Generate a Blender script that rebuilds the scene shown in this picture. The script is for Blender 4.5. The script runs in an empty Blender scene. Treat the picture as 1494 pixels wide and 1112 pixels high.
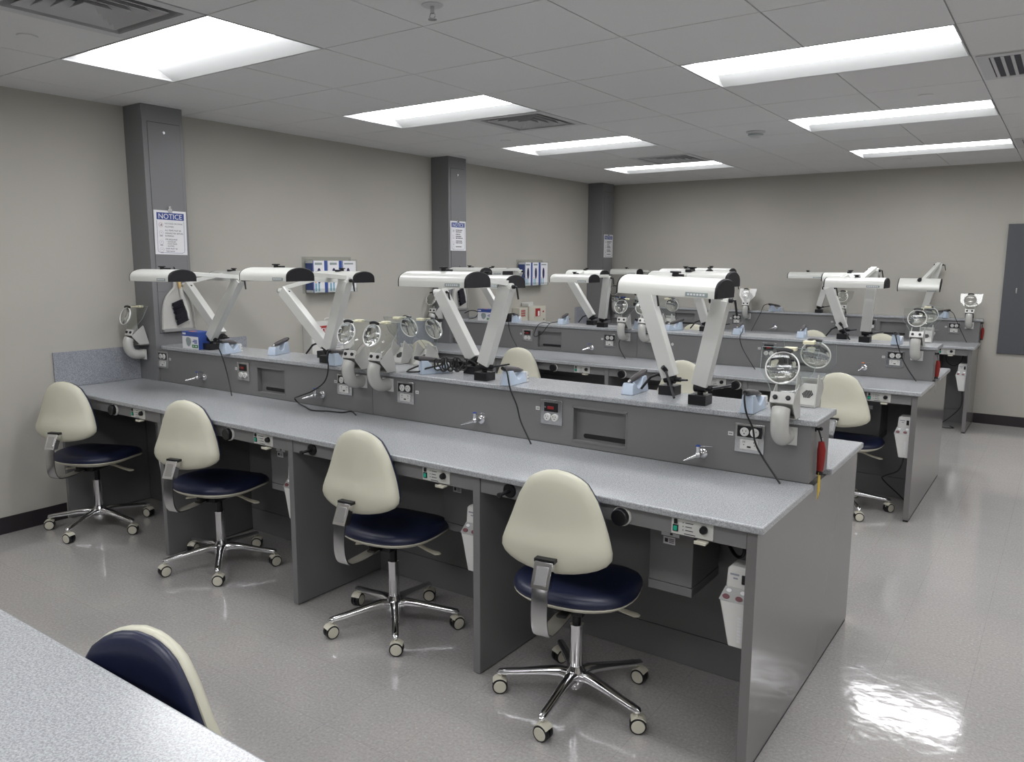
import bpy, bmesh, math, random
from mathutils import Vector, Matrix
R = math.radians
random.seed(7)
scn = bpy.context.scene
col = scn.collection

# ------------------------------------------------------------------ room numbers (metres)
XW, XR = -0.906, 7.35            # left and right walls
YN, YB = -4.9, 7.17              # near and far walls
H = 2.585                        # ceiling
T = 0.6096                       # ceiling module
ZT, ZS = 0.831, 1.064            # worktop top, ledge top
XE, XP = 3.458, 3.438            # worktop end, end panel outer face

# ------------------------------------------------------------------ materials
MATS = {}
def mat(name, color, rough=0.5, metal=0.0, spec=0.5, coat=0.0, emit=None, estr=0.0, build=None):
    m = bpy.data.materials.new(name); m.use_nodes = True
    nt = m.node_tree; b = nt.nodes['Principled BSDF']
    b.inputs['Base Color'].default_value = (*color, 1)
    b.inputs['Roughness'].default_value = rough
    b.inputs['Metallic'].default_value = metal
    b.inputs['Specular IOR Level'].default_value = spec
    b.inputs['Coat Weight'].default_value = coat
    if emit:
        b.inputs['Emission Color'].default_value = (*emit, 1); b.inputs['Emission Strength'].default_value = estr
    if build: build(nt, b)
    MATS[name] = m
    return m
def coords(nt, scale=(1, 1, 1), obj=True):
    tc = nt.nodes.new('ShaderNodeTexCoord'); mp = nt.nodes.new('ShaderNodeMapping')
    mp.inputs['Scale'].default_value = scale
    nt.links.new(tc.outputs['Object' if obj else 'Generated'], mp.inputs['Vector'])
    return mp.outputs['Vector']
def noise(nt, vec, scale, detail=2, rough=0.5):
    n = nt.nodes.new('ShaderNodeTexNoise'); n.inputs['Scale'].default_value = scale
    n.inputs['Detail'].default_value = detail; n.inputs['Roughness'].default_value = rough
    nt.links.new(vec, n.inputs['Vector']); return n.outputs['Fac']
def ramp(nt, fac, stops):
    r = nt.nodes.new('ShaderNodeValToRGB'); e = r.color_ramp.elements
    while len(e) < len(stops): e.new(0.5)
    for k, (p, c) in enumerate(stops):
        e[k].position = p; e[k].color = (*c, 1) if len(c) == 3 else c
    nt.links.new(fac, r.inputs['Fac']); return r.outputs['Color']
def bump(nt, b, fac, strength, dist=0.01):
    n = nt.nodes.new('ShaderNodeBump'); n.inputs['Strength'].default_value = strength; n.inputs['Distance'].default_value = dist
    nt.links.new(fac, n.inputs['Height']); nt.links.new(n.outputs['Normal'], b.inputs['Normal']); return n
def mixc(nt, fac, a, b_, mode='MIX'):
    m = nt.nodes.new('ShaderNodeMix'); m.data_type = 'RGBA'; m.blend_type = mode
    for s, v in ((0, fac), (6, a), (7, b_)):
        if isinstance(v, (int, float)): m.inputs[s].default_value = v
        elif isinstance(v, tuple): m.inputs[s].default_value = (*v, 1)
        else: nt.links.new(v, m.inputs[s])
    return m.outputs[2]

def b_wall(nt, b):
    v = coords(nt); f = noise(nt, v, 1.3, 2); f2 = noise(nt, v, 260, 2)
    nt.links.new(ramp(nt, f, [(0.3, (0.43, 0.415, 0.375)), (0.7, (0.46, 0.442, 0.402))]), b.inputs['Base Color'])
    bump(nt, b, f2, 0.15, 0.002)
mat('wall_paint', (0.5, 0.48, 0.44), 0.75, spec=0.3, build=b_wall)
def b_floor(nt, b):
    v = coords(nt)
    f1 = noise(nt, v, 95, 3, 0.65); f2 = noise(nt, v, 1.1, 3)
    c = ramp(nt, f1, [(0.30, (0.355, 0.345, 0.338)), (0.5, (0.42, 0.41, 0.402)), (0.64, (0.46, 0.45, 0.442)), (0.74, (0.64, 0.63, 0.62))])
    c2 = ramp(nt, f2, [(0.35, (0.92, 0.91, 0.92)), (0.65, (1.0, 0.99, 0.97))])
    c3 = mixc(nt, 1.0, c, c2, 'MULTIPLY')
    br = nt.nodes.new('ShaderNodeTexBrick'); br.offset = 0; br.inputs['Scale'].default_value = 1
    br.inputs['Brick Width'].default_value = 0.3048; br.inputs['Row Height'].default_value = 0.3048
    br.inputs['Mortar Size'].default_value = 0.0011; br.inputs['Mortar Smooth'].default_value = 0.3
    br.inputs['Color1'].default_value = (1, 1, 1, 1); br.inputs['Color2'].default_value = (0.985, 0.985, 0.985, 1); br.inputs['Mortar'].default_value = (0.80, 0.79, 0.78, 1)
    nt.links.new(v, br.inputs['Vector'])
    nt.links.new(mixc(nt, 1.0, c3, br.outputs['Color'], 'MULTIPLY'), b.inputs['Base Color'])
    f3 = noise(nt, v, 4.0, 2); f4 = noise(nt, v, 14, 2)
    rr = nt.nodes.new('ShaderNodeMapRange'); rr.inputs['To Min'].default_value = 0.05; rr.inputs['To Max'].default_value = 0.13
    nt.links.new(f3, rr.inputs['Value']); nt.links.new(rr.outputs['Result'], b.inputs['Roughness'])
    bump(nt, b, f4, 0.10, 0.010); b.inputs['IOR'].default_value = 1.9
mat('vinyl_tile', (0.4, 0.39, 0.37), 0.16, spec=0.5, build=b_floor)
def b_ceil(nt, b):
    v = coords(nt); f = noise(nt, v, 420, 2)
    nt.links.new(ramp(nt, f, [(0.3, (0.66, 0.66, 0.66)), (0.6, (0.70, 0.70, 0.70))]), b.inputs['Base Color'])
mat('ceiling_tile', (0.6, 0.6, 0.6), 0.9, spec=0.15, build=b_ceil)
mat('ceiling_grid', (0.42, 0.42, 0.42), 0.7, spec=0.2)
mat('rubber_base', (0.022, 0.018, 0.022), 0.35)
def b_lam(c0, c1):
    def f(nt, b):
        v = coords(nt); n = noise(nt, v, 230, 3, 0.75)
        nt.links.new(ramp(nt, n, [(0.36, c0), (0.5, tuple((a + d) / 2 for a, d in zip(c0, c1))), (0.64, c1)]), b.inputs['Base Color'])
    return f
mat('speckled_laminate', (0.5, 0.52, 0.55), 0.22, spec=0.5, build=b_lam((0.26, 0.27, 0.285), (0.49, 0.505, 0.52)))
mat('speckled_splash', (0.4, 0.42, 0.46), 0.4, build=b_lam((0.17, 0.18, 0.205), (0.40, 0.42, 0.46)))
mat('grey_laminate', (0.188, 0.187, 0.189), 0.42, spec=0.4)
mat('gloss_panel', (0.172, 0.168, 0.166), 0.16, spec=0.6)
mat('grey_edge', (0.21, 0.208, 0.21), 0.45, spec=0.4)
mat('column_grey', (0.185, 0.185, 0.192), 0.38, spec=0.5)
mat('dark_gap', (0.012, 0.012, 0.014), 0.6)
mat('board_grey', (0.085, 0.09, 0.10), 0.4, spec=0.4)
mat('cream_plastic', (0.57, 0.56, 0.455), 0.38, spec=0.5)
mat('cream_trim', (0.62, 0.60, 0.50), 0.4)
def b_navy(nt, b):
    v = coords(nt); f = noise(nt, v, 500, 2); bump(nt, b, f, 0.1, 0.001)
mat('navy_vinyl', (0.010, 0.014, 0.042), 0.40, spec=0.5, build=b_navy)
mat('chrome', (0.80, 0.80, 0.82), 0.10, metal=1.0)
mat('brushed_steel', (0.62, 0.62, 0.63), 0.22, metal=1.0)
mat('satin_grey', (0.62, 0.625, 0.60), 0.38, metal=0.15)
mat('satin_grey_side', (0.34, 0.34, 0.335), 0.35, metal=0.25)
mat('lamp_white', (0.64, 0.65, 0.62), 0.28, spec=0.5)
mat('black_plastic', (0.010, 0.010, 0.012), 0.38, spec=0.4)
mat('black_matte', (0.014, 0.013, 0.016), 0.6, spec=0.3)
mat('black_cable', (0.012, 0.012, 0.013), 0.45)
mat('white_plastic', (0.66, 0.66, 0.64), 0.32)
mat('pipe_grey', (0.50, 0.50, 0.475), 0.18, spec=0.6)
mat('scoop_grey', (0.50, 0.50, 0.48), 0.3)
mat('light_blue_plastic', (0.47, 0.55, 0.66), 0.35)
mat('dark_grey_rubber', (0.075, 0.068, 0.07), 0.5)
mat('cream_block', (0.75, 0.72, 0.52), 0.45)
mat('red_plastic', (0.26, 0.016, 0.014), 0.4)
mat('dark_red', (0.14, 0.03, 0.04), 0.4)
mat('yellow_paint', (0.62, 0.42, 0.02), 0.45)
mat('green_lens', (0.01, 0.22, 0.15), 0.25, emit=(0.02, 0.5, 0.3), estr=0.10)
mat('blue_print', (0.035, 0.08, 0.33), 0.5)
mat('sign_blue', (0.03, 0.06, 0.25), 0.5)
mat('paper_white', (0.80, 0.80, 0.83), 0.55)
mat('ink', (0.03, 0.03, 0.04), 0.6)
mat('grey_ink', (0.30, 0.31, 0.36), 0.6)
mat('red_print', (0.35, 0.02, 0.02), 0.5)
mat('teal_print', (0.18, 0.42, 0.55), 0.5)
mat('green_print', (0.05, 0.22, 0.08), 0.5)
mat('orange_print', (0.75, 0.22, 0.06), 0.5)
mat('navy_print', (0.02, 0.02, 0.09), 0.5)
mat('sheet_white', (0.74, 0.74, 0.76), 0.5)
mat('grey_print', (0.28, 0.33, 0.33), 0.5)
mat('bristle_black', (0.012, 0.012, 0.02), 0.8)
mat('wood_yellow', (0.62, 0.44, 0.20), 0.5)
mat('dustpan_white', (0.66, 0.65, 0.62), 0.35)
mat('beige_paint', (0.60, 0.58, 0.50), 0.45)
mat('troffer_white', (0.52, 0.53, 0.53), 0.5)
mat('lens_light', (0.9, 0.9, 0.9), 0.5, emit=(0.985, 0.985, 1.0), estr=7.5)
mat('vent_dark', (0.05, 0.05, 0.065), 0.7)
mat('vent_white', (0.55, 0.55, 0.56), 0.6)
def clear(name, tint, gloss, rough=0.02):
    m = bpy.data.materials.new(name); m.use_nodes = True; nt = m.node_tree
    for n in list(nt.nodes):
        if n.type != 'OUTPUT_MATERIAL': nt.nodes.remove(n)
    out = [n for n in nt.nodes if n.type == 'OUTPUT_MATERIAL'][0]
    tr = nt.nodes.new('ShaderNodeBsdfTransparent'); tr.inputs['Color'].default_value = (*tint, 1)
    gl = nt.nodes.new('ShaderNodeBsdfGlossy'); gl.inputs['Roughness'].default_value = rough
    fr = nt.nodes.new('ShaderNodeLayerWeight'); fr.inputs['Blend'].default_value = 0.5
    pw = nt.nodes.new('ShaderNodeMath'); pw.operation = 'POWER'; pw.inputs[1].default_value = 4.0; nt.links.new(fr.outputs['Facing'], pw.inputs[0])
    mt = nt.nodes.new('ShaderNodeMath'); mt.operation = 'MULTIPLY_ADD'; mt.inputs[1].default_value = 0.45*gloss; mt.inputs[2].default_value = 0.035
    mx = nt.nodes.new('ShaderNodeMixShader')
    nt.links.new(pw.outputs[0], mt.inputs[0]); nt.links.new(mt.outputs[0], mx.inputs[0])
    nt.links.new(tr.outputs[0], mx.inputs[1]); nt.links.new(gl.outputs[0], mx.inputs[2]); nt.links.new(mx.outputs[0], out.inputs['Surface'])
    MATS[name] = m
clear('clear_plastic', (0.93, 0.94, 0.93), 1.2)
def b_glass(nt, b):
    b.inputs['Transmission Weight'].default_value = 1.0; b.inputs['IOR'].default_value = 1.5
mat('lens_glass', (0.98, 0.99, 0.99), 0.0, build=b_glass)
clear('clear_rim', (0.80, 0.82, 0.81), 3.0, 0.15)
mat('clear_rim_white', (0.80, 0.81, 0.79), 0.25)

# ------------------------------------------------------------------ mesh builder
class MB:
    def __init__(s): s.v = []; s.f = []; s.m = []; s.mats = []; s.cur = 0; s.X = Matrix.Identity(4)
    def use(s, name):
        if name not in s.mats: s.mats.append(name)
        s.cur = s.mats.index(name); return s
    def add(s, vs, fs):
        o = len(s.v)
        for p in vs: s.v.append(s.X @ Vector(p))
        for f in fs: s.f.append([i + o for i in f]); s.m.append(s.cur)
        return s
    def box(s, x0, x1, y0, y1, z0, z1):
        vs = [(x, y, z) for z in (z0, z1) for y in (y0, y1) for x in (x0, x1)]
        return s.add(vs, [(0, 2, 3, 1), (4, 5, 7, 6), (0, 1, 5, 4), (2, 6, 7, 3), (0, 4, 6, 2), (1, 3, 7, 5)])
    def cbox(s, c, d): return s.box(c[0]-d[0]/2, c[0]+d[0]/2, c[1]-d[1]/2, c[1]+d[1]/2, c[2]-d[2]/2, c[2]+d[2]/2)
    def rings(s, rs, cap=True, closed=False):
        n = len(rs[0]); vs = [p for r in rs for p in r]; fs = []
        m = len(rs)
        for k in range(m if closed else m - 1):
            a = k * n; b = ((k + 1) % m) * n
            for i in range(n):
                j = (i + 1) % n; fs.append((a + i, a + j, b + j, b + i))
        if cap and not closed: fs.append(tuple(range(n))[::-1]); fs.append(tuple(range((m - 1) * n, m * n)))
        return s.add(vs, fs)
    def prism(s, poly, axis, a, b):
        # poly in the two remaining axes: x->(y,z)  y->(x,z)  z->(x,y)
        def P(p, t): return (t, p[0], p[1]) if axis == 'x' else (p[0], t, p[1]) if axis == 'y' else (p[0], p[1], t)
        return s.rings([[P(p, a) for p in poly], [P(p, b) for p in poly]])
    def frame(s, d):
        d = Vector(d).normalized(); u = Vector((0, 0, 1)).cross(d)
        if u.length < 1e-3: u = Vector((1, 0, 0)).cross(d) if abs(d.x) < 0.9 else Vector((0, 1, 0))
        u.normalize(); return u, d.cross(u)
    def cyl(s, p0, p1, r0, r1=None, n=16):
        r1 = r0 if r1 is None else r1; p0, p1 = Vector(p0), Vector(p1); u, w = s.frame(p1 - p0)
        rs = [[p + (u * math.cos(t) + w * math.sin(t)) * r for t in [2 * math.pi * i / n for i in range(n)]] for p, r in ((p0, r0), (p1, r1))]
        return s.rings(rs)
    def lathe(s, prof, c, axis=(0, 0, 1), n=24):
        c = Vector(c); ax = Vector(axis).normalized(); u, w = s.frame(ax)
        rs = [[c + ax * h + (u * math.cos(t) + w * math.sin(t)) * max(r, 1e-5) for t in [2 * math.pi * i / n for i in range(n)]] for r, h in prof]
        return s.rings(rs)
    def sweep(s, pts, sec, n=12, p=2.0, up=None, closed=False, cap=True):
        # sec: (half width, half height) or a list of them; superellipse exponent p
        pts = [Vector(q) for q in pts]; m = len(pts)
        if isinstance(sec, (int, float)): sec = (sec, sec)
        if isinstance(sec, tuple): sec = [sec] * m
        rs = []; prev = None
        for k, q in enumerate(pts):
            if closed: d = (pts[(k + 1) % m] - pts[k - 1]).normalized()
            else: d = (pts[min(k + 1, m - 1)] - pts[max(k - 1, 0)]).normalized()
            if up is not None:
                u = Vector(up).cross(d).normalized() if Vector(up).cross(d).length > 1e-4 else prev
            elif prev is None: u = s.frame(d)[0]
            else: u = (prev - d * prev.dot(d)).normalized()
            prev = u; w = d.cross(u); hw, hh = sec[k]; r = []
            for i in range(n):
                t = 2 * math.pi * (i + 0.5) / n; c, sn = math.cos(t), math.sin(t)
                cx = math.copysign(abs(c) ** (2 / p), c) * hw; cy = math.copysign(abs(sn) ** (2 / p), sn) * hh
                r.append(q + u * cx + w * cy)
            rs.append(r)
        return s.rings(rs, cap=cap, closed=closed)
    def tube(s, pts, r, n=8, sub=6, closed=False): return s.sweep(smooth(pts, sub, closed), r, n=n, closed=closed)
    def ball(s, c, r, n=12, sc=(1, 1, 1)):
        m = n // 2 + 1; rs = []
        for k in range(m + 1):
            a = math.pi * k / m; rr = max(math.sin(a), 0.001) * r
            rs.append([(c[0] + rr * math.cos(2*math.pi*i/n) * sc[0], c[1] + rr * math.sin(2*math.pi*i/n) * sc[1], c[2] - r * math.cos(a) * sc[2]) for i in range(n)])
        return s.rings(rs)
    def build(s, name, m=None, parent=None, bev=0.0, seg=2, smooth_ang=38):
        me = bpy.data.meshes.new(name); me.from_pydata([tuple(v) for v in s.v], [], s.f)
        names = [m] if m else s.mats
        for k in names: me.materials.append(MATS[k])
        if not m and len(s.mats) > 1: me.polygons.foreach_set('material_index', s.m)
        b = bmesh.new(); b.from_mesh(me); bmesh.ops.recalc_face_normals(b, faces=b.faces); b.to_mesh(me); b.free()
        me.polygons.foreach_set('use_smooth', [True] * len(me.polygons)); me.set_sharp_from_angle(angle=R(smooth_ang)); me.update()
        o = bpy.data.objects.new(name, me); col.objects.link(o); o.parent = parent
        if bev:
            md = o.modifiers.new('bevel', 'BEVEL'); md.width = bev; md.segments = seg; md.limit_method = 'ANGLE'; md.angle_limit = R(50)
            md.harden_normals = False
        return o
def smooth(pts, sub=6, closed=False):
    pts = [Vector(p) for p in pts]; m = len(pts); out = []
    if m < 3: return pts
    rng = range(m) if closed else range(m - 1)
    for k in rng:
        g = lambda i: pts[i % m] if closed else pts[max(0, min(m - 1, i))]
        p0, p1, p2, p3 = g(k - 1), g(k), g(k + 1), g(k + 2)
        for j in range(sub):
            t = j / sub
            out.append(0.5 * ((2*p1) + (p2 - p0) * t + (2*p0 - 5*p1 + 4*p2 - p3) * t*t + (3*p1 - p0 - 3*p2 + p3) * t**3))
    if not closed: out.append(pts[-1])
    return out

def thing(name, label, cat, loc=(0, 0, 0), rz=0, group=None):
    o = bpy.data.objects.new(name, None); col.objects.link(o); o.empty_display_size = 0.05
    o.location = loc; o.rotation_euler = (0, 0, rz); o['label'] = label; o['category'] = cat
    if group: o['group'] = group
    return o
def tag(o, label, cat, group=None, kind=None):
    if label: o['label'] = label
    if cat: o['category'] = cat
    if group: o['group'] = group
    if kind: o['kind'] = kind
    return o
def copy_tree(o, parent=None):
    c = o.copy(); col.objects.link(c); c.parent = parent
    for ch in KIDS.get(o.name, None) or list(o.children): copy_tree(ch, c)
    return c
KIDS = {}
def dup(root, loc, rz, label, group=None):
    r = copy_tree(root); r.location = loc; r.rotation_euler = (0, 0, rz); r['label'] = label
    if group: r['group'] = group
    return r
def text_geo(mb, s, size, place, align='LEFT', depth=0.0):
    """adds lettering to a builder; place maps (u, v) to a point"""
    cu = bpy.data.curves.new('t', 'FONT'); cu.body = s; cu.size = size; cu.align_x = align; cu.resolution_u = 3
    ob = bpy.data.objects.new('t', cu); col.objects.link(ob)
    dg = bpy.context.evaluated_depsgraph_get(); me = bpy.data.meshes.new_from_object(ob.evaluated_get(dg))
    vs = [place(v.co.x, v.co.y) for v in me.vertices]; fs = [tuple(p.vertices) for p in me.polygons]
    mb.add(vs, fs)
    bpy.data.objects.remove(ob); bpy.data.curves.remove(cu); bpy.data.meshes.remove(me)

# ================================================================== ROOM
def struct(o): o['kind'] = 'structure'; return o
struct(MB().box(XW-.2, XR+.2, YN-.2, YB+.2, -.12, 0).build('floor', 'vinyl_tile'))
struct(MB().box(XW-.15, XW, YN, YB, 0, H+.2).build('wall_left', 'wall_paint'))
struct(MB().box(XR, XR+.15, YN, YB, 0, H+.2).build('wall_right', 'wall_paint'))
struct(MB().box(XW-.15, XR+.15, YB, YB+.15, 0, H+.2).build('wall_back', 'wall_paint'))
struct(MB().box(XW-.15, XR+.15, YN-.15, YN, 0, H+.2).build('wall_front', 'wall_paint'))
BBH = 0.1016
m = MB()
for a, b_ in ((YN, .27), (1.66, 3.295), (4.68, 6.495)): m.box(XW, XW+.006, a, b_, 0, BBH)
struct(m.build('baseboard_left', 'rubber_base', bev=.002))
struct(MB().box(XP+.002, XR, YB-.006, YB, 0, BBH).build('baseboard_back', 'rubber_base', bev=.002))
struct(MB().box(XR-.006, XR, YN, YB-.006, 0, BBH).build('baseboard_right', 'rubber_base', bev=.002))
struct(MB().box(XW+.006, XR-.006, YN, YN+.006, 0, BBH).build('baseboard_front', 'rubber_base', bev=.002))
# ceiling: lay-in tiles hanging a little below a recessed grid, with openings for the light fixtures
LIGHTS = [(i, j) for i in (0, 4, 8) for j in (-6, -3, 0, 3, 6, 9)]
hole = {(i + k, j) for i, j in LIGHTS for k in (0, 1)} | {(1, -1), (1, 4), (1, 8)}
m = MB(); g = .003
i0, i1 = math.floor(XW / T), math.ceil(XR / T); j0, j1 = math.floor(YN / T), math.ceil(YB / T)
m.use('ceiling_tile')
for i in range(i0, i1):
    for j in range(j0, j1):
        if (i, j) in hole: continue
        x0, x1 = max(i*T + g, XW), min((i+1)*T - g, XR); y0, y1 = max(j*T + g, YN), min((j+1)*T - g, YB)
        if x1 - x0 > .01 and y1 - y0 > .01: m.box(x0, x1, y0, y1, H, H + .016)
m.use('ceiling_grid')
for i in range(i0, i1 + 1):
    if XW < i*T < XR:
        for j in range(j0, j1):
            if (i, j) in hole and (i-1, j) in hole: continue
            m.box(i*T-.012, i*T+.012, max(j*T, YN), min((j+1)*T, YB), H+.008, H+.03)
for j in range(j0, j1 + 1):
    if YN < j*T < YB: m.box(XW, XR, j*T-.012, j*T+.012, H+.0085, H+.0305)
m.box(XW, XR, YN, YB, H+.16, H+.2)
struct(m.build('ceiling'))

# recessed light fixture
def troffer():
    t = thing('ceiling_light', '', 'light')
    L, W = 1.2192/2 - .011, .6096/2 - .011
    m = MB()
    for s in (-1, 1):
        m.add([(-L, s*W, 0), (L, s*W, 0), (L, s*.172, .066), (-L, s*.172, .066)], [(0, 1, 2, 3)])
        m.add([(s*L, -W, 0), (s*L, W, 0), (s*L, .172, .066), (s*L, -.172, .066)], [(0, 1, 2, 3)])
    m.build('reflector', 'troffer_white', t, smooth_ang=20)
    m = MB(); prof = [(-.172 + .344*k/16) for k in range(17)]
    f = lambda y: .064 - .056 * (1 - (y/.172)**2)
    Lx = L - .006
    m.rings([[(x, y, f(y)) for y in prof] + [(x, .172, .070), (x, -.172, .070)] for x in (-Lx, Lx)])
    m.build('diffuser', 'lens_light', t)
    m = MB()
    for x0, x1, y0, y1 in ((-L-.006, L+.006, W+.001, W+.006), (-L-.006, L+.006, -W-.006, -W-.001), (-L-.006, -L-.001, -W-.001, W+.001), (L+.001, L+.006, -W-.001, W+.001)): m.box(x0, x1, y0, y1, 0, .075)
    m.box(-L-.006, L+.006, -W-.006, W+.006, .074, .080)
    m.build('housing', 'troffer_white', t)
    return t
tro = None
LL = {(0, 0): 'recessed white ceiling light nearest the left end of the near ceiling, left of the large square air diffuser column',
      (0, 3): 'recessed ceiling light between the first and second pillars, behind the largest left one',
      (0, 6): 'third recessed ceiling light of the left row counting from the camera',
      (0, 9): 'smallest recessed ceiling light of the left row, beside the far wall',
      (4, 3): 'largest recessed ceiling light of the right row, left of the striped return grille',
      (4, 6): 'middle recessed ceiling light of the three in the right row',
      (4, 9): 'thinnest recessed ceiling light of the right row, close to the far wall'}
LL[(0, 0)] = 'large recessed ceiling light at the upper left, beside the square louvred air diffuser'
for i, j in LIGHTS:
    loc = ((i+1)*T, (j+.5)*T, H - .001)
    lab = LL.get((i, j), 'recessed ceiling light outside the frame, column %s row %s' % ({0: 'left', 4: 'middle', 8: 'right'}[i], {-6: 'rear', -3: 'behind the camera', 0: 'above the camera', 3: 'second', 6: 'third', 9: 'far'}[j]))
    if tro is None: tro = troffer(); tro.location = loc; tro['label'] = lab; tro['group'] = 'recessed ceiling lights'
    else: dup(tro, loc, 0, lab, 'recessed ceiling lights')

# air diffusers, grilles, caps
def square_diffuser(i, j, label, full=1.0):
    t = thing('air_diffuser', label, 'vent', ((i+.5)*T, (j+.5)*T, H - .006)); a = .285
    m = MB()
    m.box(-.25, .25, -.25, .25, .050, .054); m.build('throat', 'vent_dark', t)
    m = MB(); a = .3
    for x0, x1, y0, y1 in ((-a, a, -a, -.245), (-a, a, .245, a), (-a, -.245, -.245, .245), (.245, a, -.245, .245)): m.box(x0, x1, y0, y1, .004, .009)
    m.build('face_plate', 'vent_white', t)
    m = MB()
    for s in (-1, 1):
        m.box(-.25, .25, s*.246 - .002, s*.246 + .002, .009, .05); m.box(s*.246 - .002, s*.246 + .002, -.244, .244, .009, .05)
    m.build('collar', 'vent_white', t)
    for k, q in enumerate((.205, .155, .105, .055)):
        m = MB(); A = [(-q, -q), (q, -q), (q, q), (-q, q)]; w = .034
        w = .026; B = [(x*(q-w)/q, y*(q-w)/q) for x, y in A]; p = lambda P, z: [(x, y, z) for x, y in P]
        m.rings([p(A, .006), p(B, .040), p([(x*.985, y*.985) for x, y in B], .042), p([(x*.99, y*.99) for x, y in A], .004)], cap=False, closed=True)
        m.build('louver_ring', 'vent_white', t, smooth_ang=20)
square_diffuser(1, -1, 'large square air diffuser in the ceiling at the upper left corner of the photo')
square_diffuser(1, 4, 'square air diffuser in the ceiling right of the second left light')
square_diffuser(1, 8, 'small far square air diffuser just in front of the smallest left light')
def grille(j, label):
    t = thing('return_grille', label, 'vent', (6.5*T, (j+.5)*T, H - .006)); a = .29
    MB().box(-.245, .245, -.245, .245, .0035, .0055).build('throat', 'vent_dark', t)
    m = MB()
    for x0, x1, y0, y1 in ((-a, a, -a, -.24), (-a, a, .24, a), (-a, -.24, -.24, .24), (.24, a, -.24, .24)): m.box(x0, x1, y0, y1, 0, .005)
    m.build('frame', 'vent_white', t)
    m = MB()
    for k in range(12): x = -.225 + k*.041; m.box(x-.008, x+.006, -.24, .24, -.002, .003)
    m.build('slats', 'vent_white', t)
grille(4, 'striped return air grille right of the largest right ceiling light')
grille(9, 'small striped return air grille at the right edge beyond the thinnest ceiling light')
CAPS = [(.5, -.45, 'round sprinkler cover plate in the ceiling left of the large upper left light'), (5.49, 5.41, 'round sprinkler cover plate between the first and second lights of the right row'),
        (.48, 5.47, 'round sprinkler cover plate just before the third left ceiling light'), (4.54, 10.45, 'small round sprinkler cover plate beyond the thinnest right light'), (.44, 10.54, 'small round sprinkler cover plate beyond the smallest left light')]
c0 = None
for x, y, lb in CAPS:
    if c0 is None:
        c0 = MB().lathe([(.001, -.004), (.040, -.004), (.042, -.001), (.042, 0)], (0, 0, 0)).build('sprinkler_cover', 'ceiling_tile'); tag(c0, lb, 'sprinkler cover', 'round sprinkler covers'); c0.location = (x*T, y*T, H-.0005)
    else:
        c = c0.copy(); col.objects.link(c); c.location = (x*T, y*T, H-.0005); c['label'] = lb
t = thing('fire_sprinkler', 'pendent sprinkler head with a plate at the top centre of the ceiling', 'sprinkler', (3.353*T, .69*T, H-.001))
MB().lathe([(.001, -.004), (.038, -.004), (.042, 0)], (0, 0, 0)).build('escutcheon', 'vent_white', t)
m = MB(); m.cyl((0, 0, -.004), (0, 0, -.03), .008); m.cyl((0, 0, -.05), (0, 0, -.053), .017); 
for s in (-1, 1): m.tube([(s*.007, 0, -.028), (s*.014, 0, -.04), (s*.004, 0, -.051)], .0022, n=6)
m.build('nozzle', 'brushed_steel', t)
t = thing('smoke_detector', 'round white smoke detector on the ceiling between the two light rows', 'smoke detector', (3.459*T, 6.6*T, H-.001))
MB().lathe([(.001, -.045), (.035, -.044), (.052, -.03), (.055, -.012), (.068, -.010), (.070, 0)], (0, 0, 0)).build('housing', 'vent_white', t)
MB().lathe([(.046, -.035), (.0565, -.026), (.0565, -.022), (.04, -.022)], (0, 0, 0)).build('sensor_slots', 'grey_print', t)

# grey wall board on the far wall
t = thing('wall_panel', 'large dark grey flat panel door on the far wall at the right edge', 'wall panel', (3.595, YB, 0))
MB().box(0, 1.15, -.022, -.001, .725, 1.995).build('door', 'board_grey', t, bev=.003)
m = MB().cbox((.115, -.024, 1.35), (.012, .006, .05)); m.cyl((.115, -.022, 1.35), (.115, -.032, 1.35), .006); m.build('latch', 'brushed_steel', t, bev=.001)

# ================================================================== COLUMNS
COLS = [(.81, 1.09, 0, 'near', 'tall grey service column on the left wall nearest the camera, with a dustpan on it'),
        (3.79, 4.055, 0, 'middle', 'second grey service column on the left wall, rising behind the middle bench'),
        (6.775, 7.055, ZT, 'far', 'farthest grey service column, in the corner of the left and far walls')]
for y0, y1, zb, nm, lb in COLS:
    t = thing('service_column', lb, 'column', (XW, (y0+y1)/2, zb)); w = (y1-y0)/2; zz = H - zb - .0005
    m = MB(); m.box(.0005, .212, -w, w, .0005, zz)
    m.build('casing', 'column_grey', t, bev=.003)
    m = MB(); m.box(.212, .2145, -w+.034, w-.025, 1.41-zb, 2.478-zb); m.build('upper_door', 'column_grey', t, bev=.001)
    m = MB()
    for a, b_, c, d in ((-w+.0325, -w+.034, 1.40, 2.48), (w-.025, w-.0235, 1.40, 2.48), (-w+.0325, w-.0235, 2.478, 2.4805), (-w+.0325, w-.0235, 1.14, 1.142), (-w+.0325, -w+.034, 1.14, 1.40), (w-.025, w-.0235, 1.14, 1.40)):
        m.box(.2118, .2126, a, b_, c-zb, d-zb)
    m.build('door_gap', 'dark_gap', t)
    m = MB(); m.cyl((.2145, .0, 2.42-zb), (.2185, 0, 2.42-zb), .009); m.cyl((.2185, 0, 2.42-zb), (.222, 0, 2.42-zb), .006); m.build('lock', 'brushed_steel', t)
    m = MB(); m.box(.212, .2145, -w+.034, w-.025, 1.142-zb, 1.405-zb); m.build('lower_door', 'column_grey', t, bev=.001)

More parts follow.
